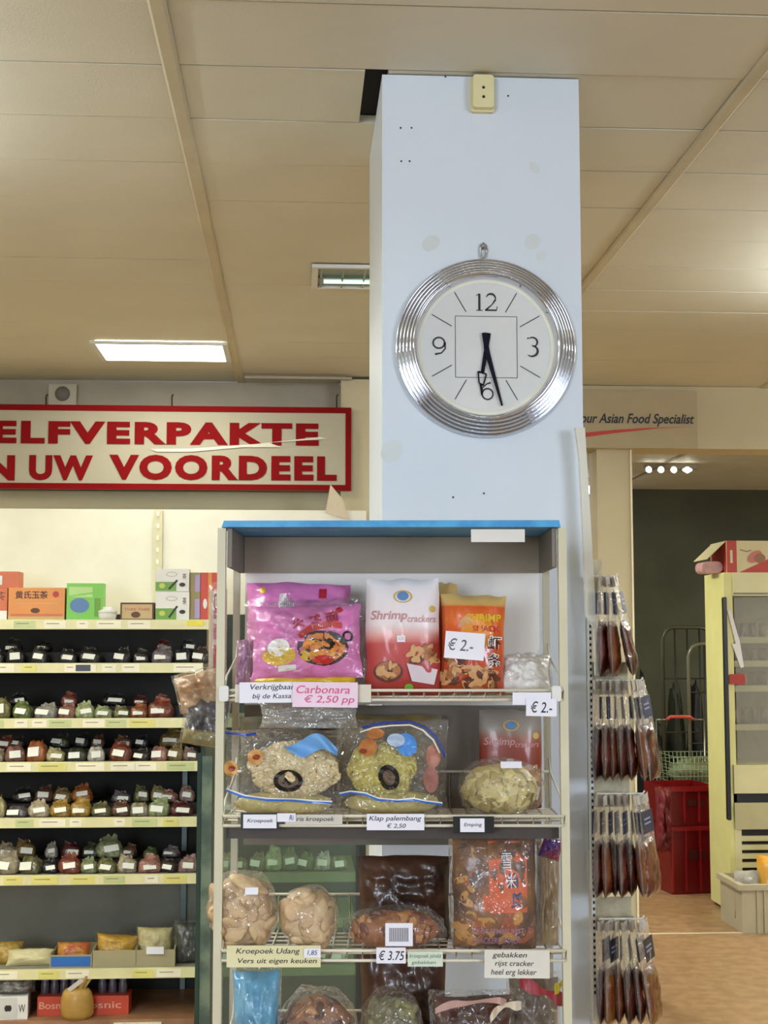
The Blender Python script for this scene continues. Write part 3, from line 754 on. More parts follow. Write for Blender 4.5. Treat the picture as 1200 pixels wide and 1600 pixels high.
def pillow(mb, w_, h, d, seed=0, wr=.12, nu=22, nv=22, mi=0, pinch=.06, seal=.0, mfn=None, flat_bottom=False):
    so = Vector((seed * 1.37, seed * 2.11, seed * .7))
    def T(u, v):
        a = max(0, 1 - abs(u) ** 2.6); b = max(0, 1 - abs(v) ** 3.2)
        if flat_bottom and v < 0: b = max(0, 1 - abs(v) ** 14)
        k = (a ** .6) * (b ** .6)
        n_ = noise.noise(Vector((u * 2.2, v * 2.2, 0)) + so) * wr * 1.6 + noise.noise(Vector((u * 6 + v * 3, v * 5, 2)) + so) * wr
        return d / 2 * k * (1 + n_) + .0006
    def X(u, v):
        return w_ / 2 * u * (1 - pinch * (1 - abs(v) ** 2)) * (1 + .03 * noise.noise(Vector((u, v * 2.5, 5)) + so))
    def Z(u, v):
        return h / 2 * (1 + v) + h * .025 * noise.noise(Vector((u * 2.4, v, 9)) + so) * abs(v)
    def front(i, j):
        u = i * 2 - 1; v = j * 2 - 1; return (X(u, v), -T(u, v), Z(u, v))
    def back(i, j):
        u = 1 - i * 2; v = j * 2 - 1; return (X(u, v), T(u, v) * .8, Z(u, v))
    mb.grid(front, nu, nv, mi, True, mfn); mb.grid(back, nu, nv, mi, True)
    def fn(x, z):
        u = max(-1, min(1, 2 * x / w_ / (1 - pinch * .6))); v = max(-1, min(1, 2 * z / h - 1)); return -T(u, v)
    return fn


def lean_bag(name, label, x0, x1, y0, y1, Y, dep, m, base=None, rot=(0, 0, 0), seed=1, cat='bag', group=None, frame=P, film_m=None, art=None, wr=.12, pinch=.06, part='body', flat_bottom=False):
    p = frame((x0 + x1) / 2, y1, Y); k_ = MS((x0 + x1) / 2, (y0 + y1) / 2, Y, frame); wd = (x1 - x0) * k_; h = (y1 - y0) * k_
    r = (rot[0], rot[1], rot[2] - (YAW if frame is Q else 0))
    t = thing(name, label, cat, (p.x, p.y, base if base is not None else p.z), r, group)
    mb = MB(); fn = pillow(mb, wd, h, dep, seed, wr, 30, 30, pinch=pinch, flat_bottom=flat_bottom)
    if art: art(mb, wd, h, fn)
    mb.build(part, m, t)
    if film_m:
        mb = MB(); pillow(mb, wd * 1.1, h * 1.08, dep * 1.25, seed + 3, wr * 1.6, pinch=.03, flat_bottom=flat_bottom); mb.build('film', film_m, t)
    return t, wd, h


ylw = mat('curry_yellow', 'c99a18', .45, var=.2, scale=30, coat=.4); plyl = mat('pale_noodle', 'cdbf88', .6, var=.2, scale=50, bump=.4, coat=.2)
FB = GY + .1
lean_bag('dry_goods_bag', 'flat bag of ochre goods at left edge of the tall lower shelf', -25, 34, 1470, 1505, GY + .10, .06, [mat('ochre_goods', 'a98a3c', .5, var=.3, scale=40, coat=.3)], D6, (-.5, 0, .1), 2)
lean_bag('dry_goods_bag', 'pale cream flour bag lying beside the blue-fronted tray', 10, 84, 1480, 1506, GY + .07, .07, [mat('flour_cream', 'cfc697', .6, coat=.2)], D6, (-.6, 0, .05), 3)
lean_bag('dry_goods_bag', 'red and orange packet lying in the blue-fronted tray', 88, 140, 1470, 1500, GY + .09, .05, [mat('packet_red_orange', 'b35328', .5, col2='d8a040', scale=25, coat=.4)], D6 + .006, (-.3, 0, 0), 4)
lean_bag('dry_goods_bag', 'bright yellow bag lying on the plain cardboard tray', 148, 212, 1454, 1494, GY + .10, .08, [ylw], D6 + .006, (-.15, .08, 0), 5, film_m=clear)
lean_bag('dry_goods_bag', 'pale yellow bag with white hanging tag in the right tray', 214, 268, 1446, 1496, GY + .10, .07, [plyl], D6 + .006, (-.1, 0, 0), 6, film_m=clear,
         art=lambda mb, w_, h, fn: (mb.a_rect(-.015, h * .55, .02, h * .85, fn, .004, 0), ))
p = P(243, 1478, GY + .03); mb = MB(); mb.box(-.033, .033, -.002, 0, -.027, .0)
tag(mb.build('hanging_tag', paper_m, None, (p.x - .0, GY + .014, p.z)), 'white paper tag hung over the right cardboard tray', 'tag')
lean_bag('dry_goods_bag', 'black bag in clear wrap at the right end of the tall lower shelf', 274, 311, 1440, 1500, GY + .08, .06, [mat('seaweed_dark', '20241f', .3, coat=.5)], D6, (-.1, 0, .1), 7, film_m=clear2)
# base level
DB = zbase
def art5(mb, w_, h):
    mb.a_rect(-w_ * .2, .004, w_ * .24, h - .004, FLAT, .001, 1, 1)
    for cx in (-w_ * .36, w_ * .02): mb.a_ell(cx - .005, h * .5, .008, .012, FLAT, .0014, 2); mb.a_ell(cx + .005, h * .5, .008, .012, FLAT, .0014, 2)
    mb.a_text('W', w_ * .28, h * .3, w_ * .44, h * .65, FLAT, .0014, 2)
carton('fruit_carton', 'white carton with dark fruit picture at the lower left corner', -20, 42, 1553, 1588, GY - .01, .16, DB, [whp, mat('soft_white', 'cfcfc6', .5), drk], art5, rz=.1)
lean_bag('dry_goods_bag', 'clear bag of grey pieces bulging out of the white fruit carton', -12, 52, 1532, 1556, GY + .05, .1, [mat('grey_bits', '8d8c82', .4, col2='2a2a28', scale=40, coat=.4)], DB + .089, (0, 0, 0), 8, film_m=clear2)
def art6(mb, w_, h): mb.a_text('Bosnic', -w_ * .02, h * .35, w_ * .42, h * .72, FLAT, .001, 1, bold=.01); mb.a_text('Bosnic', -w_ * .48, h * .35, -w_ * .16, h * .72, FLAT, .001, 1, bold=.01)
carton('jar_carton', 'long red-orange open carton holding a row of dark jars', 59, 200, 1554, 1583, GY + .04, .1, DB, [mat('carton_red', 'c2452a', .5), mat('light_lettering', 'd9a08a', .5)], art6)
jm = mat('dark_jar_label', '5a5360', .35, coat=.3)
for i, px in enumerate([68, 83, 98, 113, 128, 158, 174, 190]):
    p = P(px, 1570, GY + .07); t = thing('jar', '%s jar from left standing in the red-orange carton' % ORD[i], 'jar', (p.x, GY + .1, DB + .001), group='jars in the red-orange carton')
    mb = MB(); mb.lathe([(.0005, 0), (.016, 0), (.0165, .1), (.012, .115)], 14); mb.build('body', jm, t)
    mb = MB(); mb.lathe([(.0135, .115), (.0135, .128), (.0005, .129)], 14); mb.build('lid', mat('jar_lid_grey', '7a7480', .4), t)
t = thing('paper_sack', 'round ochre sack with folded paper tag in front of the jar carton', 'sack', (P(120, 1585, GY - .0).x, GY - .0, DB))
mb = MB()
def sk(u, v):
    a = u * 2 * PI; pr = [.01, .82, .97, 1.0, .98, .9, .7, .3][int(v * 7 + .01)]; zz = [0, 0, .15, .4, .65, .85, .97, 1.0][int(v * 7 + .01)]
    k = 1 + .08 * noise.noise(Vector((math.cos(a) * 2, math.sin(a) * 2, v * 2))); return (.062 * pr * k * math.cos(a), .045 * pr * k * math.sin(a), .112 * zz)
mb.grid(sk, 20, 7); mb.build('body', mat('ochre_sack', 'b08a42', .5, var=.12, scale=20, coat=.2), t)
mb = MB()
mb.grid(lambda u, v: (.012 + (u - .5) * .03 * (1 + v) + v * .022, -.008 + .03 * math.sin(u * 9) * .3, .105 + v * .052), 8, 5); mb.build('folded_top', mat('sack_top', 'b59a5a', .6), t)
mb = MB(); mb.box(-.035, .03, -.002, .0, -.008, .008, 0, Matrix.Translation((.0, -.03, .13)) @ Matrix.Rotation(-.65, 4, 'Y')); mb.build('tag', mat('grey_tag', 'c7c1b2', .5), t)

# second shelving bay seen through the greenish glass behind the snack rack
t = thing('shelving_unit', 'second shelving bay behind the green glass, seen through the snack rack', 'shelf', (0, 0, 0))
ax0, ax1 = XP(345, GY), XP(556, GY)
mb = MB(); mb.box(ax0, XP(572, GB), GB - .004, GB + .018, 0, ZP(960, GB) - .002); mb.build('back_panel', mat('green_grey_panel', '38443a', .7, var=.1), t)
for py in (1128, 1195, 1281, 1369, 1440, 1514):
    z = ZP(py, GY); mb = MB(); mb.box(ax0, ax1, GY - .012, GY, z - .018, z + .018); mb.box(ax0, ax1, GY, GB - .01, z, z + .014); mb.build('shelf_board', mat('green_cream', '848c68', .5, var=.1, scale=20), t)
random.seed(44)
for py in (1281, 1369, 1514):
    for k in range(8):
        px = 355 + k * 25; cn = random.choice(['pale green', 'green', 'olive', 'grey-white', 'beige'])
        z = ZP(py, GY) + .0182; pi = random.randrange(5)
        copy_tree(protos[pi], (XP(px, GY + .06), GY + .06, z), (0, 0, random.uniform(-.4, .4)), (.9, .8, 1.0),
                  'small %s bag, %s from left behind the green glass, %s level down' % (cn, ORD[k], {1281: 'first', 1369: 'second', 1514: 'third'}[py]), tuple(c_ * .9 for c_ in hx(CN[cn])))
t = thing('glass_screen', 'greenish glass screen on dark posts between the shelving and the snack rack', 'screen', (0, 0, 0))
mb = MB(); gy = 5.25; mb.box(XP(316, gy), XP(562, gy), gy, gy + .008, 0, ZP(1140, gy)); mb.build('pane', glass_m, t)
mb = MB(); mb.box(XP(311, gy), XP(317, gy), gy - .01, gy + .02, 0, ZP(1175, gy)); mb.build('post', mat('dark_green_edge', '1f3a30', .2), t)
mb = MB(); mb.box(XP(318, gy), XP(334, gy), gy - .004, gy - .001, 0, ZP(1180, gy)); mb.build('edge_strip', mat('green_edge', '6f8068', .25, col2='44564a', scale=9), t)
mb = MB(); mb.box(XP(557, gy), XP(562, gy), gy - .01, gy + .02, 0, ZP(1140, gy)); mb.build('post', dark_m, t)

# ------------------------------------------------------------------ snack rack
W0, W1 = 2.42, 2.66                # front and back depth in the rack frame
rk = thing('snack_rack', 'cream wire snack rack with a blue top board before the column', 'rack', (0, 0, 0), (0, 0, -YAW))
xl, xr = QL(351, 1000, W0).x, QL(876, 1000, W0).x
zt = QL(600, 818, W0).z
mb = MB(); mb.prism([(xl - .006, zt - .007), (xl - .002, zt + .004), (xr - .002, zt + .005), (xr + .001, zt - .007)], W0 - .012, W1 + .01)
mb.build('top_board', bluetop_m, rk)
mb = MB(); mb.box(xl + .012, xr - .006, W1 - .03, W1 - .022, zt - .075, zt - .008)
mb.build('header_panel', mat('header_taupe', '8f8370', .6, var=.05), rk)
zpb = QL(600, 1318, W1).z
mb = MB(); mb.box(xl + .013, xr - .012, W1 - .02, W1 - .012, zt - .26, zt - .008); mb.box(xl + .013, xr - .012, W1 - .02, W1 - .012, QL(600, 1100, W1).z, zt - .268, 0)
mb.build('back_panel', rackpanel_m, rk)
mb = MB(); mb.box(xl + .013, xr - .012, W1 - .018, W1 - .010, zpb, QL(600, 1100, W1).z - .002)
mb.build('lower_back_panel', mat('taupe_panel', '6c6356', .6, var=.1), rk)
mb = MB(); mb.box(xl + .013, xr - .012, W1 - .0195, W1 - .0125, zt - .268, zt - .26); mb.build('panel_joint', dark_m, rk)
for side in (-1, 1):
    x = QL(345, 1000, W0).x if side < 0 else QL(880, 1000, W0).x
    mb = MB(); mb.box(x - .007, x + .007, W0 - .004, W0 + .012, 0, zt - .008); mb.build('post', rackpost_m, rk)
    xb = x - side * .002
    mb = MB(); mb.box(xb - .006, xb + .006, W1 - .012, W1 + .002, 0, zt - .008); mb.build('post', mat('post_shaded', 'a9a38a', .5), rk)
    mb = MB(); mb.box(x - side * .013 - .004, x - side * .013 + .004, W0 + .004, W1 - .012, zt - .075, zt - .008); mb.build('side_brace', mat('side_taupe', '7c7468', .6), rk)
shelfz = [QL(600, 1084, W0).z, QL(600, 1280, W0).z, QL(600, 1490, W0).z, QL(600, 1690, W0).z, .45]
for i, z in enumerate(shelfz):
    mb = MB(); a, b = xl + .001, xr + .002
    mb.tube([(a, W0 - .006, z + .006), (b, W0 - .006, z + .006)], .0028); mb.tube([(a, W0 - .006, z - .010), (b, W0 - .006, z - .010)], .0028)
    n = 22
    for k in range(n + 1):
        x = a + (b - a) * k / n
        mb.tube([(x, W0 - .006, z - .010), (x, W0 - .006, z + .006), (x, W0 + .004, z - .003), (x, W1 - .025, z - .003), (x, W1 - .025, z + .06)], .0016, n=5)
    for q_ in range(1, 7): mb.tube([(a, W0 + (W1 - W0) * q_ / 7.5, z - .006), (b, W0 + (W1 - W0) * q_ / 7.5, z - .006)], .0018, n=5)
    mb.tube([(a, W1 - .025, z + .06), (b, W1 - .025, z + .06)], .0025)
    for x in (a, b): mb.tube([(x, W0 - .006, z + .006), (x, W0 + .03, z + .03), (x, W1 - .05, z + .06), (x, W1 - .03, z + .085)], .002)
    mb.build('wire_shelf', wire_m if i != 1 else wire_m, rk)
    if i == 0:
        mb = MB(); mb.box(xl + .02, QL(580, 1000, W0).x, W0 - .0115, W0 - .009, z - .014, z + .016); mb.build('price_rail', mat('rail_ivory', 'd3cdb9', .4), rk)
    if i in (1,):
        mb = MB(); mb.box(xl + .004, xr - .004, W0 + .02, W0 + .035, z - .035, z - .017); mb.build('cross_bar', mat('crossbar_dark', '3a322a', .5), rk)
for px, z in ((351, shelfz[0]), (868, shelfz[0])):
    x = QL(px, 1000, W0 - .01).x
    mb = MB(); mb.rbox(x - .008, x + .008, W0 - .018, W0 - .007, z - .012, z + .014, .004); mb.build('corner_clip', white_m, rk)

def QC(px, py, w_): return Q(px, py, w_)
def qcard(name, label, x0, x1, y0, y1, w_, mats, lines=(), rot=0, frame=None, cat='price card', ink=1, th=.0012, bars=False):
    p = Q((x0 + x1) / 2, (y0 + y1) / 2, w_); k_ = MS((x0 + x1) / 2, (y0 + y1) / 2, w_, Q); a = (x1 - x0) * k_ / 2; b = (y1 - y0) * k_ / 2
    mb = MB(); mb.box(-a, a, 0, th, -b, b)
    for (tx, u0, v0, u1, v1) in lines:
        mb.a_text(tx, -a + 2 * a * u0, -b + 2 * b * v0, -a + 2 * a * u1, -b + 2 * b * v1, FLAT, .0004, ink, bold=.006, shear=.2)
    if bars:
        for k in range(11): mb.a_rect(-a * .7 + k * a * .13, -b * .6, -a * .7 + k * a * .13 + .0016, b * .6, FLAT, .0005, 1, 1)
    o = mb.build(name, mats, None, p, (0, rot, -YAW)); return tag(o, label, cat)
CW = W0 - .018
qcard('price_card', 'white handwritten card left of the pink carbonara card', 374, 459, 1066, 1098, CW, [paper_m, ink_m], [('Verkrijgbaar', .2, .56, 1.02, .9), ('bij de Kassa', .24, .14, .95, .44)], -.01)
qcard('price_card', 'pale pink card with pink handwriting under the noodle packs', 457, 559, 1066, 1105, CW - .004, [pinkpaper_m, pinkink_m], [('Carbonara', .06, .55, .88, .86), ('€ 2,50 pp', .18, .1, .95, .48)], .01)
qcard('price_card', 'blank cream card under the blue top board', 736, 820, 827, 847, W0 - .014, [mat('blank_card', 'd9d7cf', .5)])
qcard('price_card', 'blank white card at the right end of the top wire shelf', 801, 861, 1082, 1101, CW, [paper_m])
qcard('price_card', 'white card with a price hanging lowest at the top shelf right end', 822, 870, 1092, 1119, CW - .003, [paper_m, ink_m], [('€ 2.-', .15, .2, .85, .85)], .02)
qcard('price_card', 'black-framed price card at the left of the middle shelf', 376, 436, 1270, 1297, CW, [black_m, paper_m], [])
qcard('price_card', 'white inset card in the left black holder of the middle shelf', 380, 432, 1273, 1294, CW - .003, [paper_m, ink_m], [('Kroepoek', .12, .35, .9, .7)])
qcard('price_card', 'long white card lettered for crackers on the middle shelf', 446, 535, 1273, 1288, CW, [mat('greyed_card', 'c9c4b6', .5), ink_m], [('ris kroepoek', .2, .2, .86, .8)])
qcard('price_card', 'tiny lilac sticker between the two left cards of the middle shelf', 433, 462, 1271, 1284, CW - .004, [paper_m, bluegrey_ink], [('Ri', .66, .2, .9, .8)])
qcard('price_card', 'handwritten white card at the centre of the middle shelf', 573, 663, 1272, 1297, CW - .002, [paper_m, ink_m], [('Klap palembang', .04, .5, .95, .88), ('€ 2,50', .35, .1, .68, .42)], .0)
qcard('price_card', 'black holder below the bag of round chips', 708, 772, 1276, 1302, CW, [black_m])
qcard('price_card', 'white printed card in the black holder below the round chips', 719, 757, 1279, 1300, CW - .003, [paper_m, ink_m], [('Emping', .16, .35, .9, .68)])
qcard('price_card', 'large cream handwritten card at lower left of the rack', 354, 501, 1478, 1511, CW, [yellowpaper_m, ink_m], [('Kroepoek Udang', .1, .56, .78, .88), ('Vers uit eigen keuken', .12, .12, .96, .42)])
qcard('price_card', 'small white sticker with a price on the large cream card', 475, 501, 1482, 1496, CW - .003, [paper_m, bluegrey_ink], [('1,85', .2, .2, .8, .8)])
qcard('price_card', 'white card with a three seventy-five price on the lower shelf', 588, 634, 1481, 1505, CW - .002, [paper_m, ink_m], [('€ 3.75', .08, .2, .95, .82)])
qcard('price_card', 'pale green printed card on a black clip beside the three seventy-five card', 637, 692, 1487, 1510, CW, [mat('mint_card', 'cdd8c4', .5), mat('green_print', '5a8468', .5)], [('kroepoek pindа', .05, .5, .95, .85), ('gebakken', .1, .1, .8, .4)])
qcard('price_card', 'large white card about fried rice crackers at lower right', 757, 859, 1485, 1528, CW, [mat('offwhite_card', 'd8d4c6', .5), ink_m], [('gebakken', .12, .68, .65, .92), ('rijst cracker', .16, .38, .76, .62), ('heel erg lekker', .1, .06, .8, .32)], .01)
qcard('price_card', 'white card with a price stuck on the orange shrimp bag', 695, 757, 988, 1030, W0 + .002, [mat('price_white', 'e4e4ea', .5), mat('price_grey', '5a5c66', .5)], [('€ 2.-', .08, .3, .72, .75)], .08)

# ---- top shelf goods
SZ = shelfz[0] - .001
pinkm = mat('pink_foil', 'd67ab4', .3, var=.1, scale=10, coat=.7, bump=.7, bscale=24); plt_m = mat('pale_pink', 'e3b8cf', .4)
orn = mat('pan_orange', 'd98a3a', .5, var=.25, scale=60); blk = mat('print_black', '201418', .4); yel = mat('print_yellow', 'd9b42c', .4)
def art_pink_front(mb, w_, h, fn):
    e = .0012
    mb.a_ell(w_ * .15, h * .38, w_ * .225, h * .235, fn, e, 1); mb.a_ell(w_ * .16, h * .385, w_ * .19, h * .195, fn, e * 1.6, 2, rings=4)
    mb.a_ell(w_ * .37, h * .53, .0095, .009, fn, e * 1.2, 1, rin=.6); mb.a_ell(w_ * .15, h * .22, w_ * .1, h * .06, fn, e * 2.2, 3)
    for k in range(9):
        a = k * .7; mb.a_line([(w_ * .16 + w_ * .13 * math.cos(a + q_ * .2), h * .38 + h * .12 * math.sin(a + q_ * .2)) for q_ in range(5)], .0025, fn, e * 2, 4 if k % 2 else 3)
    for k, (tx) in enumerate(('火', '鸡', '面')):
        mb.a_text(tx, -w_ * .12 + k * w_ * .15, h * (.66 + k * .03), -w_ * .01 + k * w_ * .15, h * (.80 + k * .03), fn, e * 2, 5, bold=.03, rot=.15)
    mb.a_line([(-w_ * .06, h * .54), (w_ * .05, h * .64), (w_ * .2, h * .69), (w_ * .32, h * .67)], .011, fn, e, 3)
    mb.a_ell(-w_ * .24, h * .3, w_ * .15, h * .13, fn, e, 4); mb.a_ell(-w_ * .24, h * .4, w_ * .10, h * .12, fn, e * 1.5, 6)
    mb.a_ell(w_ * .0, h * .28, w_ * .06, h * .06, fn, e * 1.5, 4, rot=-.4)
    mb.a_rect(-w_ * .25, h * .1, -w_ * .09, h * .17, fn, e * 2, 6, 2, rot=.1)
    mb.a_rect(w_ * .24, h * .84, w_ * .33, h * .92, fn, e, 5, 2, rot=.5)
def art_pink_back(mb, w_, h, fn):
    mb.a_rect(-w_ * .18, h * .6, -w_ * .03, h * .9, fn, .0015, 6, 3)
    for k in range(7): mb.a_rect(-w_ * .16 + k * w_ * .018, h * .64, -w_ * .152 + k * w_ * .018, h * .86, fn, .0022, 7, 2)
    mb.a_rect(w_ * .30, h * .62, w_ * .42, h * .8, fn, .0015, 5, 2, rot=.2); mb.a_rect(w_ * .2, h * .86, w_ * .27, h * .95, fn, .0015, 5, 2)
    mb.a_ell(-w_ * .34, h * .93, .006, .006, fn, .0015, 4)
pm = [pinkm, blk, orn, redp, yel, mat('hot_red', 'b02438', .4), whp, mat('bar_grey', '9a8a98', .5)]
lean_bag('noodle_pack', 'pink glossy noodle pack with white barcode, upright behind the other pink pack', 382, 546, 898, 1066, W0 + .13, .07, pm, SZ, (-.04, .01, 0), 11, 'packet', 'pink noodle packs', Q, art=art_pink_back, wr=.4, pinch=.03)
lean_bag('noodle_pack', 'yellow foil noodle pack lying flat at the front of the top shelf', 390, 559, 1043, 1068, W0 + .055, .07, [mat('yellow_foil', 'd6b01a', .3, coat=.6, bump=.3)], SZ, (-.1, -.01, 0), 12, 'packet', None, Q, wr=.25)
lean_bag('noodle_pack', 'pink noodle pack showing a black pan of noodles, in front of barcode pack', 392, 568, 930, 1048, W0 + .05, .055, pm, SZ + .024, (-.18, -.03, 0), 13, 'packet', 'pink noodle packs', Q, art=art_pink_front, film_m=clear, wr=.34)
lean_bag('noodle_pack', 'narrow purple pack turned edge-on at the left end of the top shelf', 366, 396, 985, 1066, W0 + .10, .05, [mat('mauve_pack', 'a77c9c', .35, coat=.5)], SZ, (0, .04, 0), 14, 'packet', None, Q, wr=.2)
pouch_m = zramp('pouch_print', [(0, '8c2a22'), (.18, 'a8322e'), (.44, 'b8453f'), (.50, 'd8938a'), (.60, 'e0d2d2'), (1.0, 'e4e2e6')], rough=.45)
chipm = mat('fried_chip', 'a4683c', .5, var=.3, scale=90); chipd = mat('fried_chip_dark', '5a2c1c', .5); tan = mat('tan_chip', 'c99a64', .5)
def scatter(mb, cx, cz, rx, rz, n, L, W_, fn, eps, mis, seed):
    r_ = random.Random(seed)
    for k in range(n):
        a = r_.random() * 2 * PI; q_ = math.sqrt(r_.random()); x, z = cx + rx * q_ * math.cos(a), cz + rz * q_ * math.sin(a)
        mb.a_ell(x, z, L * r_.uniform(.6, 1.1), W_ * r_.uniform(.7, 1.2), fn, eps + k * .00004, r_.choice(mis), rot=r_.uniform(0, PI), n=8, rings=1)
def art_pouch(mb, w_, h, fn, dim=False):
    e = .001
    mb.a_text('Shrimp', -w_ * .44, h * .62, w_ * .06, h * .72, fn, e, 1, bold=.02, shear=.2); mb.a_text('crackers', w_ * .06, h * .62, w_ * .45, h * .68, fn, e, 1, bold=.01, shear=.2)
    mb.a_ell(-w_ * .0, h * .84, w_ * .13, h * .055, fn, e, 2, rin=.8); mb.a_ell(0, h * .845, w_ * .08, h * .04, fn, e, 3); mb.a_ell(w_ * .4, h * .735, .006, .006, fn, e, 2)
    mb.a_ell(-w_ * .2, h * .2, w_ * .2, h * .09, fn, e, 5); mb.a_ell(-w_ * .2, h * .21, w_ * .17, h * .075, fn, e * 1.3, 4)
    scatter(mb, -w_ * .2, h * .21, w_ * .13, h * .05, 14, .010, .004, fn, e * 1.8, [6, 5, 4], 3)
    scatter(mb, w_ * .27, h * .33, w_ * .17, h * .09, 26, .012, .0045, fn, e * 1.8, [6, 4, 6, 5], 4)
    q_ = [(w_ * .05, h * .27), (w_ * .47, h * .22), (w_ * .42, h * .09), (w_ * .12, h * .12)]
    mb.art(q_, [(0, 1, 2, 3)], lambda x, z: fn(x, z) - .002, e * 3, 7)
    mb.a_rect(-w_ * .08, h * .45, w_ * .03, h * .505, fn, e * 1.5, 8, 2); mb.a_text('2,25', -w_ * .06, h * .465, w_ * .01, h * .49, fn, e * 2.2, 1)
    mb.a_ell(w_ * .08, h * .07, .008, .006, fn, e * 2, 9)
pom = [pouch_m, mat('print_rose', 'c08a8a', .5), gold, blp, chipm, chipd, tan, mat('paper_cone', 'cfc0c4', .5), paper_m, grn]
lean_bag('cracker_pouch', 'white and red stand-up pouch with blue crest beside the orange bag', 572, 687, 905, 1087, W0 + .05, .05, pom, SZ - .004, (-.05, 0, 0), 21, 'pouch', None, Q, art=art_pouch, wr=.05, pinch=.0)
orb = zramp('orange_bag_print', [(0, '9c3a1c'), (.3, 'c04a1e'), (.6, 'd0501a'), (.72, 'd8661c'), (.86, 'd0581e'), (.88, 'c9a05a'), (1, 'd6b878')], rough=.3, coat=.6, bump=.2)
def art_or(mb, w_, h, fn):
    e = .0012
    mb.a_ell(w_ * .05, h * .62, w_ * .25, h * .18, fn, e * .7, 5)
    mb.a_text('SHRIMP', -w_ * .12, h * .72, w_ * .42, h * .8, fn, e, 1, bold=.03); mb.a_text('SNACK', -w_ * .02, h * .62, w_ * .4, h * .68, fn, e, 6, bold=.02)
    for k, tx in enumerate(('虾', '条')):
        mb.a_text(tx, w_ * .2, h * (.43 - .17 * k), w_ * .44, h * (.58 - .17 * k), fn, e * 1.4, 2, bold=.07); mb.a_text(tx, w_ * .22, h * (.44 - .17 * k), w_ * .42, h * (.57 - .17 * k), fn, e * 2, 3, bold=.0)
    scatter(mb, -w_ * .02, h * .15, w_ * .46, h * .11, 60, .012, .0045, fn, e * 1.2, [4, 4, 7, 8], 9)
    scatter(mb, -w_ * .25, h * .32, w_ * .15, h * .1, 18, .011, .0045, fn, e * 1.2, [4, 8, 7], 10); mb.a_ell(-w_ * .12, h * .72, w_ * .1, h * .05, fn, e, 4, rot=.7)
lean_bag('shrimp_snack_bag', 'orange shrimp snack bag with gold top seal, front of its pair', 687, 789, 929, 1083, W0 + .055, .055, [orb, yel, whp, ink_m, tan, mat('amber', 'e08a1e', .4), redp, chipm, chipd], SZ - .001, (-.06, .02, 0), 23, 'bag', 'orange shrimp snack bags', Q, art=art_or, wr=.1)
lean_bag('shrimp_snack_bag', 'orange bag peeping out between the white pouch and front orange bag', 664, 715, 905, 1075, W0 + .135, .04, [orb], SZ, (-.02, 0, 0), 24, 'bag', 'orange shrimp snack bags', Q, wr=.1)
lean_bag('white_bag', 'plain white crinkled bag leaning at the right end of the top shelf', 780, 862, 1030, 1090, W0 + .06, .06, [mat('white_bag_film', 'dcd9d2', .4, coat=.4, bump=.3)], SZ, (-.5, 0, 0), 25, 'bag', None, Q, wr=.2, film_m=clear)

# ---- clear bags of crackers
crk = mat('raw_cracker', 'cdb98a', .55, var=.18, scale=40, coat=.1); crk_y = mat('raw_cracker_yellow', 'b9ab52', .55, var=.2, scale=40)
crk_p = mat('pale_prawn_cracker', 'c0a27a', .55, var=.12, scale=25, bump=.3, bscale=80); emp = mat('melinjo_chip', 'cdbd7e', .45, var=.25, scale=45)
def chips(mb, c, r, n, size, seed, mis=(0,), thick=.0015, curl=.3, front=True, tl=.45, puff=False):
    rr = random.Random(seed)
    for k in range(n):
        a = rr.uniform(PI, 2 * PI) if front else rr.uniform(0, 2 * PI); b = math.asin(rr.uniform(-.9, .95))
        d = Vector((math.cos(b) * math.cos(a), math.cos(b) * math.sin(a), math.sin(b)))
        q_ = rr.uniform(.84, 1.0); pos = Vector((c[0] + d.x * r[0] * q_, c[1] + d.y * r[1] * q_, c[2] + d.z * r[2] * q_))
        R_ = Vector((0, 0, 1)).rotation_difference(d).to_matrix() @ Euler((rr.uniform(-tl, tl), rr.uniform(-tl, tl), rr.uniform(0, 6))).to_matrix()
        sz = size * rr.uniform(.65, 1.2); sd = rr.random() * 9; asp = rr.uniform(.6, 1)
        if puff:
            mb.blob(pos, (sz, sz * rr.uniform(.45, .7), sz * .30), sd * 10, .16, 1.6, rr.choice(mis), 14, 8, R_); continue
        def fn(u, v):
            an = u * 2 * PI; rd = v * (1 + .12 * math.sin(3 * an + sd) + .07 * math.sin(5 * an + 2 * sd))
            x, y = rd * math.cos(an), rd * math.sin(an) * asp
            return pos + R_ @ Vector((x * sz, y * sz, -curl * sz * (x * x + y * y * .3) + .06 * sz * math.sin(7 * x + sd)))
        mb.grid(fn, 12, 3, rr.choice(mis))
def strands(mb, c, rx, rz, dy, n, r, seed, mis=(0,)):
    rr = random.Random(seed)
    for k in range(n):
        a = rr.random() * 2 * PI; q_ = math.sqrt(rr.random()); x, z = rx * q_ * math.cos(a), rz * q_ * math.sin(a)
        y = -dy * math.sqrt(max(0, 1 - q_ * q_ * .95)); pts = []; th = rr.random() * 6
        for s_ in range(6):
            th += rr.uniform(-.9, .9); x += math.cos(th) * .0045; z += math.sin(th) * .0045
            qq = (x / rx) ** 2 + (z / rz) ** 2
            lim = 1 + .35 * noise.noise(Vector((x * 40, z * 40, seed)))
            if qq > lim: x *= math.sqrt(lim / qq); z *= math.sqrt(lim / qq)
            qq = min(1, qq)
            pts.append((c[0] + x, c[1] - dy * math.sqrt(max(0, 1 - qq * .95)) + rr.uniform(-.0015, .0015), c[2] + z))
        mb.tube(pts, r * rr.uniform(.8, 1.3), rr.choice(mis), 5)
blu = mat('bag_blue', '2f6cc4', .35, coat=.4); lblu = mat('bag_light_blue', '6aa4dc', .35, coat=.4)
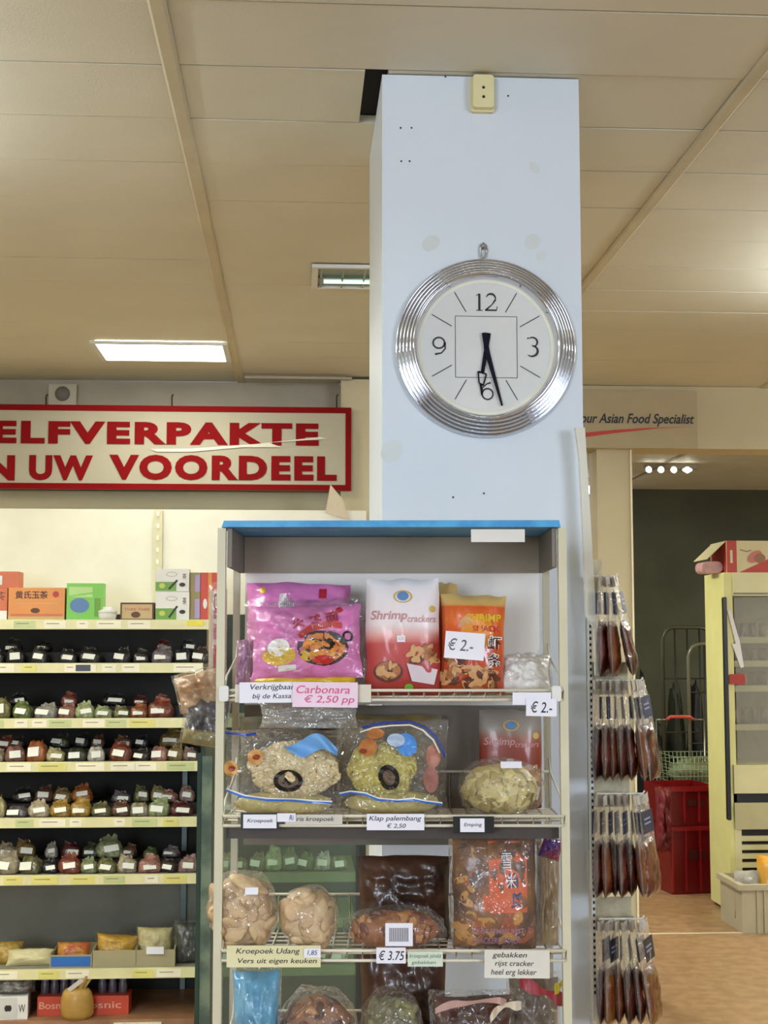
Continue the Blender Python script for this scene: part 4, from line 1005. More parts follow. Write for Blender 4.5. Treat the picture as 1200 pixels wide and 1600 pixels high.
def cracker_bag(label, x0, x1, y0, y1, w_, cols, seed, disc, blue_bits=True):
    s_ = MS((x0 + x1) / 2, y1, w_, Q); p = Q((x0 + x1) / 2, y1, w_); wd = (x1 - x0) * s_; h = (y1 - y0) * s_
    t = thing('cracker_bag', label, 'bag', (p.x, p.y, shelfz[1] - .001), (-.05, 0, -YAW), 'clear bags of raw round crackers')
    (cx, cy, rx, ry) = disc; c = ((cx - (x0 + x1) / 2) * s_, 0, (y1 - cy) * s_)
    mb = MB(); mb.blob(c, (rx * s_ * .97, .032, ry * s_ * .97), seed, .04, mi=0, nu=28, nv=16); strands(mb, c, rx * s_ * .93, ry * s_ * .93, .033, 520, .0031, seed, (1, 1, 2))  # core blob darkened to paint shade into the gaps between strands
    o = mb.build('crackers', cols, t); o['kind'] = 'stuff'
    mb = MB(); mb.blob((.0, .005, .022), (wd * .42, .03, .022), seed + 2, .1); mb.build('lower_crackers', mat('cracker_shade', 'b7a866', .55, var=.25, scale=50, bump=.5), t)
    mb = MB(); fn = pillow(mb, wd, h, .078, seed, .28, pinch=.02, flat_bottom=True); mb.build('film', clear2, t)
    return t, wd, h, fn, s_
t, wd, h, fn, s_ = cracker_bag('big clear bag of pale raw crackers with black oval label, left on middle shelf', 350, 534, 1136, 1270, W0 + .05, [mat('cracker_gap_shade', '8f7d52', .6), crk, mat('raw_cracker_light', 'e2d3a6', .5)], 31, (460, 1198, 72, 46))
def on(t, name, fnb, m):
    mb = MB(); fnb(mb); return mb.build(name, m, t)
cxm = lambda px: (px - 442) * s_; czm = lambda py: (1270 - py) * s_
ff = lambda x, z: fn(x, z) - .001
on(t, 'oval_label', lambda mb: (mb.a_ell(cxm(452), czm(1214), 23 * s_, 17 * s_, ff, .002, 0), mb.a_ell(cxm(452), czm(1214), 16 * s_, 11 * s_, ff, .003, 1), mb.a_ell(cxm(453), czm(1213), 7 * s_, 8 * s_, ff, .0035, 0)), [mat('oval_black', '1e1814', .4), mat('oval_inner', '6a5a48', .5)])
on(t, 'blue_knot', lambda mb: mb.grid(lambda u, v: (cxm(458 + 70 * u - 14 * v * (1 - u)), -.042 - .006 * math.sin(u * 9 + v * 3), czm(1172 - 26 * v * (.4 + .6 * math.sin(u * PI)) + 6 * math.sin(u * 7))), 16, 8), [lblu])
def seam(mb, pts, w_=.0035):
    mb.a_line(pts, w_, ff, .003, 0); mb.a_line([(a, b + w_ * .8) for a, b in pts], w_ * .7, ff, .0028, 1)
on(t, 'blue_seam', lambda mb: seam(mb, [(cxm(a), czm(b)) for a, b in ((354, 1230), (385, 1239), (420, 1243), (460, 1244), (490, 1247), (520, 1249))]), [blu, whp])
on(t, 'blue_zip', lambda mb: mb.a_line([(cxm(a), czm(b)) for a, b in ((350, 1141), (370, 1143), (384, 1145), (400, 1142))], .004, ff, .002, 0), [mat('zip_navy', '1f3c9a', .4)])
for a, b in ((401, 1178), (361, 1196)):
    on(t, 'shrimp_print', lambda mb: (mb.a_ell(cxm(a), czm(b), 12 * s_, 12 * s_, ff, .003, 0), mb.a_ell(cxm(a + 2), czm(b), 6 * s_, 4 * s_, ff, .004, 1)), [mat('shrimp_tan', 'cf9a5a', .5), mat('shrimp_red', '8a3212', .5)])
t, wd, h, fn, s_ = cracker_bag('big clear bag of yellow raw crackers with blue edging, centre of middle shelf', 525, 700, 1124, 1272, W0 + .06, [mat('cracker_gap_shade_yellow', '77702c', .6), crk_y, mat('raw_yellow_light', 'd6c970', .5)], 35, (597, 1200, 56, 44))
cxm = lambda px: (px - 612) * s_; czm = lambda py: (1272 - py) * s_; ff = lambda x, z: fn(x, z) - .001
on(t, 'oval_label', lambda mb: (mb.a_ell(cxm(607), czm(1212), 16 * s_, 20 * s_, ff, .002, 0, rot=.3), mb.a_ell(cxm(607), czm(1212), 9 * s_, 12 * s_, ff, .003, 1, rot=.3)), [MATS['oval_black'], MATS['oval_inner']])
on(t, 'blue_print', lambda mb: (mb.a_ell(cxm(634), czm(1162), 16 * s_, 18 * s_, ff, .002, 0, rot=.5), mb.a_ell(cxm(618), czm(1155), 14 * s_, 10 * s_, ff, .0026, 1)), [mat('print_sky', '4f8fd8', .35), mat('print_mist', 'b4c8e0', .4)])
on(t, 'blue_seam', lambda mb: seam(mb, [(cxm(a), czm(b)) for a, b in ((530, 1240), (548, 1236), (570, 1238), (590, 1246), (620, 1248), (645, 1246), (665, 1250), (690, 1254))]), [blu, whp])
on(t, 'blue_zip', lambda mb: (mb.tube([(cxm(a), -.03, czm(b)) for a, b in ((566, 1136), (585, 1131), (610, 1128), (640, 1127), (662, 1134), (680, 1150), (690, 1168), (694, 1182))], .0022), mb.tube([(cxm(a), -.032, czm(b + 5)) for a, b in ((562, 1138), (585, 1131), (610, 1128), (640, 1127), (660, 1135), (676, 1150), (686, 1170))], .0016, 1)), [MATS['zip_navy'], whp])
on(t, 'shrimp_print', lambda mb: (mb.a_ell(cxm(575), czm(1166), 14 * s_, 14 * s_, ff, .003, 0), mb.a_ell(cxm(567), czm(1172), 6 * s_, 4 * s_, ff, .004, 1), mb.a_ell(cxm(586), czm(1145), 14 * s_, 8 * s_, ff, .003, 0)), [mat('shrimp_orange', 'b8743a', .5), MATS['shrimp_red']])
on(t, 'side_print', lambda mb: (mb.a_ell(cxm(676), czm(1180), 12 * s_, 18 * s_, ff, .002, 0), mb.a_ell(cxm(672), czm(1215), 12 * s_, 20 * s_, ff, .002, 1)), [mat('salmon_print', 'b07a68', .5), mat('rose_print', '9a685c', .5)])

def chipbag(name, label, x0, x1, y0, y1, w_, base, cols, n, size, seed, filmm=clear2, dep=.09, tilt=0, roll=0, sticker=None, grp=None, curl=.35, puff=False):
    p = Q((x0 + x1) / 2, y1, w_); k_ = MS((x0 + x1) / 2, (y0 + y1) / 2, w_, Q); wd = (x1 - x0) * k_; h = (y1 - y0) * k_
    t = thing(name, label, 'bag', (p.x, p.y, base), (tilt, roll, -YAW), grp)
    mb = MB(); mb.blob((0, 0, h * .48), (wd * .44, dep * .38, h * .45), seed, .1); chips(mb, (0, 0, h * .48), (wd * .43, dep * .40, h * .44), n, size, seed, tuple(range(len(cols))), curl=curl, puff=puff)
    o = mb.build('crackers', cols, t); o['kind'] = 'stuff'
    mb = MB()
    so = Vector((seed, seed * 2, 0))
    def fn(u, v):
        a = u * 2 * PI; b = (v - .5) * PI; d = Vector((math.cos(b) * math.cos(a), math.cos(b) * math.sin(a), math.sin(b)))
        k = 1 + .10 * noise.noise(d * 2.5 + so) + .05 * noise.noise(d * 7 + so)
        z = d.z if d.z > -.86 else -.86
        return (math.copysign(abs(d.x) ** .8, d.x) * wd * .5 * k, d.y * dep * .5 * k, h * .5 + z * h * .52 * k)
    mb.grid(fn, 32, 20); mb.build('film', filmm, t)
    if sticker:
        sx_, sz_, a, b, r_ = sticker
        mb = MB(); mb.box(-a, a, -.001, 0, -b, b, 0, Matrix.Translation((sx_ * wd, -dep * .46, sz_ * h)) @ Matrix.Rotation(r_, 4, 'Y') @ Matrix.Rotation(-.5, 4, 'X')); mb.build('sticker', paper_m, t)
    return t
chipbag('chip_bag', 'clear bag heaped with round yellowish chips at right of the middle shelf', 715, 850, 1187, 1275, W0 + .06, shelfz[1] - .002, [emp, mat('melinjo_light', 'd2c48c', .5), mat('melinjo_dark', 'a89452', .5)], 110, .017, 41, sticker=(.1, .93, .018, .006, 0))
pom2 = [zramp('pouch_print_shaded', [(0, '5a2218'), (.3, '7c2c1e'), (.62, '8a3a2a'), (.72, '94604e'), (.8, '8e8478'), (1.0, '86807a')], rough=.4)] + pom[1:]  # white and red pouch print darkened: its shade is put into the colours
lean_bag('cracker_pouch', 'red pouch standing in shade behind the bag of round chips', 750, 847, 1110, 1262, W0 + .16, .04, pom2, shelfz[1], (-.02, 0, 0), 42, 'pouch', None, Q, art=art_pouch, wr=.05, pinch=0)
# half empty film bags lying on top of the goods behind
lean_bag('folded_film_bag', 'loose clear plastic film hanging below the pink carbonara card', 405, 560, 1098, 1138, W0 + .10, .05, [film('grey_film', gloss=.2, haze=.35, hcol=(.55, .55, .5), bscale=25, bump=.9)], None, (.1, 0, 0), 43, 'bag', None, Q, wr=.5)
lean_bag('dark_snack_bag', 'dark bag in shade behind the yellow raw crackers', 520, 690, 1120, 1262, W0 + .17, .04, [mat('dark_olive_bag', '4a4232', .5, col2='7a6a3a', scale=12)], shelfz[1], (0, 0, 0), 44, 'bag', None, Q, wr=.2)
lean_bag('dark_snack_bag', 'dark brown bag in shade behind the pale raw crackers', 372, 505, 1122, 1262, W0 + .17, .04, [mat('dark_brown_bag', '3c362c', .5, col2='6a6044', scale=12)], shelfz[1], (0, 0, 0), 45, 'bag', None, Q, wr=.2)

# ---- third shelf
S3 = shelfz[2] - .002
pale2 = mat('prawn_cracker_light', 'd0b48a', .5, bump=.3, bscale=90)
chipbag('chip_bag', 'leaning clear bag of large tan prawn crackers at lower left of rack', 332, 440, 1362, 1482, W0 + .045, S3, [crk_p, pale2, mat('prawn_cracker_dark', 'a98a62', .5)], 46, .030, 51, filmm=clear2, dep=.1, roll=-.12, sticker=(.2, .78, .011, .006, .1), grp='bags of tan prawn crackers', puff=True)  # third tone is a darker cracker colour, picked at random
chipbag('chip_bag', 'round clear bag of tan prawn crackers right of the leaning one', 438, 529, 1390, 1484, W0 + .045, S3, [crk_p, pale2], 38, .027, 52, filmm=clear2, dep=.1, grp='bags of tan prawn crackers', puff=True)
chipbag('chip_bag', 'low clear pack of reddish crackers with barcode label, centre of lower shelf', 535, 698, 1424, 1488, W0 + .045, S3, [mat('peanut_cracker', '9a5f34', .5, var=.2), mat('peanut_light', 'c48c50', .5), mat('peanut_dark', '6a3420', .5)], 90, .012, 53, dep=.1, puff=True)
qcard('barcode_label', 'white label with grey barcode on the low pack of reddish crackers', 602, 645, 1443, 1478, W0 - .012, [paper_m, mat('bar_dark', '5a5558', .5), mat('label_bluered', '8a5a70', .5)], cat='label', bars=True)
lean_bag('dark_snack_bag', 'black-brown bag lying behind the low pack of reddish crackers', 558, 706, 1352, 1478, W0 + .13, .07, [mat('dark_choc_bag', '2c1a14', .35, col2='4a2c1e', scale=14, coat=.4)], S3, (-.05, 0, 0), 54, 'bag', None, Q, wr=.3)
def art_box(mb, w_, h, fn):
    e = .001
    mb.a_rect(-w_ * .08, h * .34, w_ * .38, h * .97, fn, e, 1, 4); mb.a_rect(-w_ * .15, h * .36, w_ * .30, h * .5, fn, e * 1.3, 1, 4)
    for k, tx in enumerate(('旺', '仙', '贝')): mb.a_text(tx, w_ * (.08 + .05 * k), h * (.74 - .18 * k), w_ * (.22 + .05 * k), h * (.88 - .18 * k), fn, e * 2, 2, bold=.04)
    for k, tx in enumerate(('雪', '米')): mb.a_text(tx, w_ * (.075 + .05 * k), h * (.735 - .18 * k), w_ * .2 + w_ * .05 * k, h * (.87 - .18 * k), fn, e * 3, 3, bold=-.0)
    scatter(mb, -w_ * .26, h * .2, w_ * .18, h * .12, 30, .016, .009, fn, e, [4, 5, 4, 0], 77); scatter(mb, w_ * .22, h * .2, w_ * .2, h * .12, 30, .016, .009, fn, e, [4, 5, 5, 0], 78); scatter(mb, -w_ * .3, h * .62, w_ * .16, h * .3, 30, .012, .006, fn, e, [4, 5, 0, 0], 79)
    mb.a_text('KINSE SEMBEI RIJST', -w_ * .28, h * .14, w_ * .34, h * .2, fn, e * 2.4, 6, bold=.02); mb.a_text('CRACKERS SNACK', -w_ * .28, h * .06, w_ * .3, h * .12, fn, e * 2.4, 6, bold=.02)
lean_bag('rice_cracker_pack', 'clear pack of rice crackers with an orange printed panel, right of lower shelf', 708, 838, 1316, 1486, W0 + .05, .07, [mat('amber_cracker', '8a5a2a', .45, col2='4a2a18', scale=16, coat=.3), mat('panel_orange', 'd0581c', .4, var=.12, scale=20), mat('panel_navy', '2a2a5a', .4), whp, mat('cracker_gold', 'c08a3a', .5), mat('cracker_rust', '9a4a1e', .5), mat('print_mauve', 'a87a8c', .5)], S3, (-.04, 0, 0), 61, 'packet', None, Q, film_m=clear2, art=art_box, wr=.06, pinch=0)
lean_bag('rice_cracker_pack', 'clear tan pack turned sideways beside the rack post', 836, 872, 1325, 1480, W0 + .08, .07, [mat('tan_pack', '8c7350', .45, col2='a8926c', scale=12, coat=.5)], S3, (-.02, .03, 0), 62, 'packet', None, Q, film_m=clear2, wr=.25)
lean_bag('sweet_wrapper', 'small purple and red twisted wrapper atop the sideways tan pack', 840, 873, 1309, 1342, W0 + .06, .03, [mat('wrapper_purple', '3a2a6e', .3, col2='7a1c28', scale=24, coat=.6)], None, (0, .3, 0), 63, 'wrapper', None, Q, wr=.3)
# ---- fourth shelf
S4 = shelfz[3] - .002
lean_bag('snack_bag', 'sky blue translucent bag at lower left of the rack bottom', 362, 436, 1534, 1690, W0 + .05, .07, [mat('aqua_film', '5aa6c8', .3, var=.15, coat=.6, bump=.3)], S4, (0, 0, 0), 71, 'bag', None, Q, film_m=clear2, wr=.3)
chipbag('chip_bag', 'clear bag of brown and orange crackers right of the sky blue bag', 432, 560, 1560, 1690, W0 + .05, S4, [mat('brown_mix', '8a5c38', .5), mat('orange_mix', 'b8803c', .5), mat('dark_mix', '5a3a28', .5)], 60, .018, 72, puff=True)
chipbag('chip_bag', 'clear bag of olive green crackers at the bottom centre of rack', 560, 662, 1562, 1690, W0 + .05, S4, [mat('olive_mix', '6a6440', .5), mat('olive_light', '8f8a5a', .5)], 50, .017, 73, puff=True)
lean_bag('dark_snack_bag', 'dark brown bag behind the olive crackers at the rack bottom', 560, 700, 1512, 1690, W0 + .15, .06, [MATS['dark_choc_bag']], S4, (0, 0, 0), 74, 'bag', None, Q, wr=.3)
lean_bag('dark_snack_bag', 'dark red-brown glossy bag with twisted neck at lower right of rack', 676, 800, 1572, 1690, W0 + .05, .08, [mat('dark_red_bag', '3c1c18', .3, col2='5c2e20', scale=14, coat=.6)], S4, (0, 0, 0), 75, 'bag', None, Q, film_m=clear2, wr=.3)
lean_bag('snack_bag', 'taupe bag standing at the lower right post of rack', 796, 874, 1556, 1690, W0 + .09, .06, [mat('taupe_bag', '5a4a3c', .4, col2='7a6a54', scale=14, coat=.5)], S4, (0, 0, 0), 76, 'bag', None, Q, film_m=clear2, wr=.3)
def ribbon(label, pts, w_, m, wd=.012, name='twist_ribbon'):
    P_ = [Q(a, b, w_) for a, b in pts]; mb = MB(); n = len(P_)
    mb.grid(lambda u, v: (lambda k, f_: (P_[k].lerp(P_[min(n - 1, k + 1)], f_) + Vector((0, .004 * math.sin(u * 14) + (v - .5) * wd * .5, (v - .5) * wd * (1 + .5 * math.sin(u * 9))))))(min(n - 1, int(u * (n - 1))), u * (n - 1) - min(n - 1, int(u * (n - 1)))), 18, 4)
    o = mb.build(name, m); return tag(o, label, 'ribbon')
ribbon('red twisted bag neck crossing the lower right rack post', [(812, 1534), (840, 1545), (862, 1556), (880, 1562)], W0 + .02, mat('ribbon_red', '8f2430', .35, coat=.5), .016)
ribbon('yellow tip of a twisted bag neck by the lower right post', [(866, 1548), (876, 1540), (882, 1532)], W0 + .015, mat('ribbon_yellow', 'b8a832', .4, coat=.4), .012)
ribbon('pink edged bag fold over the dark red-brown bag', [(680, 1580), (710, 1568), (745, 1566), (778, 1562), (792, 1568)], W0 + .0, mat('ribbon_pink', 'b08a80', .35, coat=.5), .008)
ribbon('cream folded bag neck over the dark red-brown bag', [(766, 1594), (778, 1576), (796, 1570), (815, 1572)], W0 - .005, mat('ribbon_cream', 'cdbfa8', .35, coat=.5), .010)

# ---- goods hung on the left side of the rack
t, _, _ = lean_bag('hanging_chip_bag', 'clear bag of tan crackers hanging outside the left rack post, upper', 284, 352, 1050, 1108, W0 + .09, .05, [mat('hung_tan', 'a98258', .5, col2='c4a47c', scale=20, coat=.4)], None, (0, -.25, 0), 81, 'bag', None, Q, film_m=clear2, wr=.35)
lean_bag('hanging_chip_bag', 'dark glossy bag with olive lower edge hanging under the tan one', 282, 348, 1092, 1165, W0 + .08, .04, [zramp('hung_dark', [(0, '6e6a3c'), (.30, '8e8450'), (.36, '3a3a40'), (1, '55555a')], rough=.25, coat=.7, bump=.3)], None, (0, .15, 0), 82, 'bag', None, Q, film_m=clear2, wr=.35)
def art_strip(mb, w_, h, fn):
    for z0, z1 in ((.08, .36), (.42, .6), (.66, .95)): mb.a_rect(-w_ * .2, h * z0, w_ * .45, h * z1, fn, .001, 1, 3)
lean_bag('hanging_packet', 'tall clear packet with red blocks hanging outside the left rack post', 326, 353, 922, 1056, W0 + .10, .02, [mat('dusty_clear', 'b5a08c', .4, coat=.4), mat('block_red', '9a2e20', .4)], None, (0, 0, 0), 83, 'packet', None, Q, film_m=clear, art=art_strip, wr=.1, pinch=0)
for z, lab in ((QL(345, 1098, W0).z, 'upper'), (QL(345, 1050, W0).z, 'top')): pass

# ------------------------------------------------------------------ hanging peg display right of the column
HY = 2.86
hx0 = XP(919, HY)
t = thing('peg_upright', 'narrow white perforated upright beside the right edge of the column', 'upright', (0, 0, 0))
mb = MB(); mb.box(hx0 - .0035, hx0 + .0035, HY - .02, HY, 0, ZP(960, HY)); mb.build('strip', white_m, t)
mb = MB()
for k in range(80):
    z = .9 + k * .0125
    if z > ZP(970, HY): break
    mb.box(hx0 + .0034, hx0 + .0042, HY - .016, HY - .004, z, z + .006); mb.box(hx0 - .0015, hx0 + .0025, HY - .0206, HY - .0199, z, z + .006)
mb.build('slots', black_m, t)
t = None
mb = MB(); bq = [(899, 668), (914, 668), (921, 780), (928, 900), (933, 985), (937, 1056), (931, 1056), (929, 982), (916, 963), (912, 850), (906, 720)]
p_ = [P(a, b, 2.80) for a, b in bq]; mb.prism([(a.x, a.z) for a in p_], 2.80, 2.815)
tag(mb.build('side_board', mat('board_offwhite', 'd2cfbf', .5, var=.04)), 'off-white tapering board leaning against the right side of the column', 'board')
def sauce_proto(seed, c1, c2, label_col):
    t = thing('sauce_pouch', 'x', 'pouch', (0, 0, 0), group='hanging brown pouches')
    mb = MB(); pillow(mb, .078, .125, .026, seed, .3, 14, 18, pinch=.0); mb.build('contents', mat('sauce_%s' % seed, c1, .3, col2=c2, scale=26, coat=.6, bump=.4, bscale=30), t)
    mb = MB(); pillow(mb, .086, .225, .016, seed + 1, .4, 14, 24, pinch=.0); mb.build('film', film('pouch_film', gloss=.05, haze=.16, hcol=(.80, .72, .64), bscale=40, bump=.9), t)
    if label_col:
        mb = MB()
        for s_ in (-1, 1):
            mb.box(-.030, .030, s_ * .0095 - .0004, s_ * .0095 + .0004, .140, .190)
            for q_ in (.16, .17): mb.box(-.022, .014, s_ * .0102 - .0002, s_ * .0102 + .0002, q_, q_ + .004, 1)
        mb.build('label', [mat('label_' + label_col, label_col, .4, var=.25, scale=60), mat('label_print', '8f96b4', .4)], t)
    mb = MB(); mb.grid(lambda u, v: ((u - .5) * .07, .006 * math.sin(u * 9 + seed), .205 + .022 * v + .003 * math.sin(u * 15)), 10, 3); mb.build('header', mat('pouch_header', 'c9c2b4', .3, coat=.6, bump=.5), t)
    return t
sp_ = [sauce_proto(91, '54200f', '7a4424', '1c2548'), sauce_proto(92, '34100a', '63281a', '20305f'), sauce_proto(93, '7c5220', '6a3416', '1c2030'), sauce_proto(94, '260c08', '4c1c10', '')]
su = [False] * 4
PA = {0: 68, 1: 72, 2: 60, 3: 75}
def hang_row(row, ytop, xs, kinds, scale=1.0, splay=.0):
    for i, (px, k) in enumerate(zip(xs, kinds)):
        z = ZP(ytop, HY) - .225 * scale; x = XP(px, HY)
        a = splay * (i / max(1, len(xs) - 1)) ** 2
        rz = math.radians(PA[k] + 6 * (i % 3 - 1) - (8 if i == len(xs) - 1 else 0))
        off = Vector((math.sin(a) * -.225 * scale, 0, (1 - math.cos(a)) * .225 * scale)); loc = Vector((x, HY - .06 - .010 * (i % 2), z)) - Vector((off.x, 0, -off.z))
        e = (Matrix.Rotation(-a, 3, 'Y') @ Matrix.Rotation(rz, 3, 'Z')).to_euler(); cn = {0: 'brown', 1: 'dark red-brown', 2: 'amber', 3: 'plain dark'}[k]
        lab = '%s sauce pouch, %s from left in the %s hanging row right of column' % (cn, ORD[i], row)
        if not su[k]:
            su[k] = True; o = sp_[k]; o.location = loc; o.rotation_euler = e; o.scale = (scale,) * 3; o['label'] = lab
        else: copy_tree(sp_[k], loc, e, (scale,) * 3, lab)
    t = thing('display_peg', 'white peg rod carrying the %s row of brown pouches' % row, 'peg', (0, 0, 0), group='display pegs')
    mb = MB(); zt_ = ZP(ytop, HY) + .002; mb.tube([(hx0 + .004, HY - .05, zt_), (XP(xs[-1] + 5, HY), HY - .05, zt_), (XP(xs[-1] + 8, HY), HY - .05, zt_ + .006)], .0022); mb.build('rod', whp, t)
    mb = MB(); mb.box(hx0 + .0045, XP(940 if row == 'top' else 978, HY), HY - .012, HY - .0105, zt_ - .03, zt_ + .036)
    mb.build('backing_card', mat('peg_card', 'b5ab8c', .5, var=.25, scale=40), t)
hang_row('top', 903, [932, 941, 950], [1, 0, 1], .88, .20)
hang_row('second', 1064, [922, 932, 943, 953, 964, 975, 986], [3, 1, 0, 3, 1, 0, 1], .86, .16)
hang_row('third', 1240, [922, 932, 942, 953, 963, 974, 986], [1, 0, 3, 1, 3, 0, 0], .86, .12)
hang_row('bottom', 1434, [924, 935, 946, 957, 969, 982], [3, 2, 0, 3, 1, 2], .86, .14)

# ------------------------------------------------------------------ right background
FY = 8.25
fx = lambda px, Y=FY: XP(px, Y)
t = thing('display_cooler', 'tall cream open display cooler at the right edge of the picture', 'cooler', (0, 0, 0))
ftop = ZP(893, FY); fl_ = fx(1133); frx = fx(1290)
cool_m = mat('cooler_cream', 'd6d3a6', .4, var=.04); cool_d = mat('cooler_inner', '8b8a7c', .6, var=.1)
mb = MB(); mb.box(fl_, fl_ + .05, FY, FY + .40, .02, ftop, 0); mb.build('side_panel', mat('cooler_side', 'dedc96', .4, var=.04), t)
mb = MB(); mb.rbox(fl_ - .016, fl_ + .006, FY - .03, FY - .001, .55, ZP(932, FY), .008); mb.build('corner_trim', black_m, t)
mb = MB(); mb.box(fl_ + .05, frx, FY - .02, FY + .38, ZP(930, FY), ftop, 0); mb.box(fl_ + .05, frx, FY - .024, FY - .02, ZP(928, FY), ZP(925, FY), 1); mb.build('header', [cool_m, cool_d], t)
mb = MB(); mb.box(fl_ + .05, frx, FY + .36, FY + .4, .3, ftop - .05); mb.build('back_wall', cool_d, t)
for py in (1000, 1038, 1078, 1140):
    mb = MB(); z = ZP(py, FY); mb.box(fl_ + .05, frx, FY + .1, FY + .36, z - .01, z + .006, 0); so_ = mb.build('shelf', cool_d, t); mb = MB(); mb.box(fl_ + .05, frx, FY + .09, FY + .099, z - .018, z + .018); mb.build('price_rail', mat('cooler_rail', 'c4c19c', .5), so_)
mb = MB(); zl = ZP(1198, FY); mb.box(fl_ + .03, frx, FY - .02, FY + .38, ZP(1243, FY), zl); mb.build('front_panel', cool_m, t)
mb = MB(); mb.box(fl_ + .03, frx, FY - .02, FY + .38, ZP(1300, FY), ZP(1258, FY)); mb.build('lower_panel', mat('cooler_lower', 'b8b48c', .5), t)
mb = MB(); mb.box(fl_ + .03, frx, FY + .02, FY + .38, 0.03, ZP(1300, FY)); mb.box(fl_ + .03, frx, FY, FY + .38, ZP(1258, FY), ZP(1243, FY)); mb.build('base', black_m, t)
for k in range(5): mb = MB(); z = ZP(1315 + 14 * k, FY); mb.box(fl_ + .07, frx, FY, FY + .02, z - .016, z + .014); mb.build('vent_slat', cool_m, t)
mb = MB(); mb.box(fl_ + .03, fl_ + .07, FY - .01, FY + .02, 0, ZP(1300, FY)); mb.build('foot', cool_m, t)
mb = MB(); mb.box(fl_ + .06, frx, FY + .0, FY + .006, zl + .005, ZP(932, FY)); mb.build('curtain', film('cooler_curtain', gloss=.06, haze=.22, hcol=(.55, .55, .5), bump=.15, bscale=6), t)
# goods in cooler
CGC = ['6a5f68', '7f7484', '56606e', '8a7a70', '6e5a5e']
random.seed(8)
for r_, (py, hh) in enumerate(((1000, 22), (1038, 20), (1078, 22), (1140, 26))):
    z = ZP(py, FY) + .0185
    for k in range(5):
        px = 1146 + 15 * k; Y = FY + .16; c0 = CGC[(k + r_) % 5]
        mb = MB(); a = 5.8 * Y / F; h = hh * Y / F
        pillow(mb, 2 * a, h, .06, k + 7 * r_, .2, 8, 8)
        o = mb.build('chilled_packet', mat('chilled_' + c0, c0, .35, coat=.4, var=.2, scale=20), None, (XP(px, Y), Y, z))
        tag(o, '%s dull packet from left on the %s shelf of the display cooler' % (ORD[k], ORD[r_]), 'packet', 'packets in the display cooler')
mb = MB(); p = P(1147, 1061, FY + .02); mb.rbox(-.05, .045, -.01, .0, -.03, .03, .01); tag(mb.build('sale_sticker', mat('sale_red', 'a82a18', .4), None, (p.x + .01, FY - .006, p.z)), 'red sticker on the cooler glass at its left edge', 'sticker')
ps = [P(a, b, FY - .02) for a, b in ((1137, 953), (1142, 952), (1157, 1005), (1150, 1006), (1163, 1042), (1158, 1044), (1144, 1006))]
mb = MB()
mb.add([(v.x, FY - .015, v.z) for v in (ps[0], ps[1], ps[2], ps[3])], [(0, 1, 2, 3)]); mb.add([(v.x, FY - .014, v.z) for v in (ps[6], ps[2], ps[4], ps[5])], [(0, 1, 2, 3)])
tag(mb.build('paper_notice', paper_m), 'narrow white paper strip hanging slanted on the cooler glass', 'notice')
# box on top
t = thing('shipping_carton', 'open red and white carton with a printed pattern on top of the cooler', 'box', (fx(1140), FY + .02, ftop + .001))
hh = (893 - 842) * FY / F; ww = fx(1290) - fx(1140)
mb = MB(); mb.box(0, ww, 0, .01, 0, hh); mb.box(0, .01, .01, .32, 0, hh, 1); mb.box(.0, ww, .32, .33, 0, hh); mb.box(.01, ww, .01, .32, 0, .01)
mb.add([(.07, -.001, .0), (.5, -.001, hh), (.6, -.001, hh), (.6, -.001, 0)], [(0, 3, 2, 1)], 1); mb.box(0, .06, -.002, 0, 0, hh, 1); mb.box(.02, .035, -.003, -.002, hh * .3, hh * .7, 0)
mb.a_ell(.17, hh * .5, .05, .03, FLAT, .003, 2, rot=.6); mb.a_ell(.2, hh * .45, .035, .03, FLAT, .004, 3)
mb.a_line([(.08, hh * .72), (.12, hh * .66), (.15, hh * .7)], .006, FLAT, .003, 3)
mb.build('box', [mat('carton_cream', 'd8d0a8', .6), mat('carton_redprint', 'b83c32', .5), mat('carton_rose', 'c9776a', .5), mat('carton_brown', '9a6a50', .5)], t)
mb = MB(); mb.box(-.16, 0, .02, .3, -.004, .0, 0, Matrix.Translation((0, 0, hh)) @ Matrix.Rotation(-.75, 4, 'Y')); mb.build('flap', MATS['carton_cream'], t)
mb = MB(); mb.rbox(-.13, -.004, .05, .2, 0, .07, .03); tag(mb.build('pink_parcel', mat('parcel_pink', 'c49a98', .5, var=.2, scale=20), None, (fx(1140), FY + .04, ftop + .001)), 'small crumpled pink parcel beside the carton on the cooler', 'parcel')
# grey crate with bags in front of the cooler
CYY = 7.75
t = thing('storage_crate', 'grey plastic crate on the floor at the right edge', 'crate', (XP(1150, CYY), CYY, 0))
ch = ZP(1388, CYY); cw = .5
mb = MB()
def wallq(x0, x1, y0, y1): mb.box(x0, x1, y0, y1, 0, ch)
wallq(0, cw, 0, .015); wallq(0, .015, .015, .38); wallq(cw - .015, cw, .015, .38); wallq(0, cw, .38, .395); mb.box(.015, cw - .015, .015, .38, 0, .015)
mb.box(-.02, cw + .02, -.02, .41, ch - .02, ch - .001) if False else None
for q in ((-.02, cw + .02, -.02, 0), (-.02, 0, 0, .4)): mb.box(*q, ch - .03, ch)
for x in (.08, .12): mb.box(x, x + .012, -.012, 0, 0, ch - .03)
mb.build('tub', mat('crate_grey', 'b3ab90', .5), t)
mb = MB(); mb.rbox(.17, .4, -.028, -.018, ch * .72, ch * .85, .01); mb.build('handle', mat('handle_red', 'a03328', .4), t)
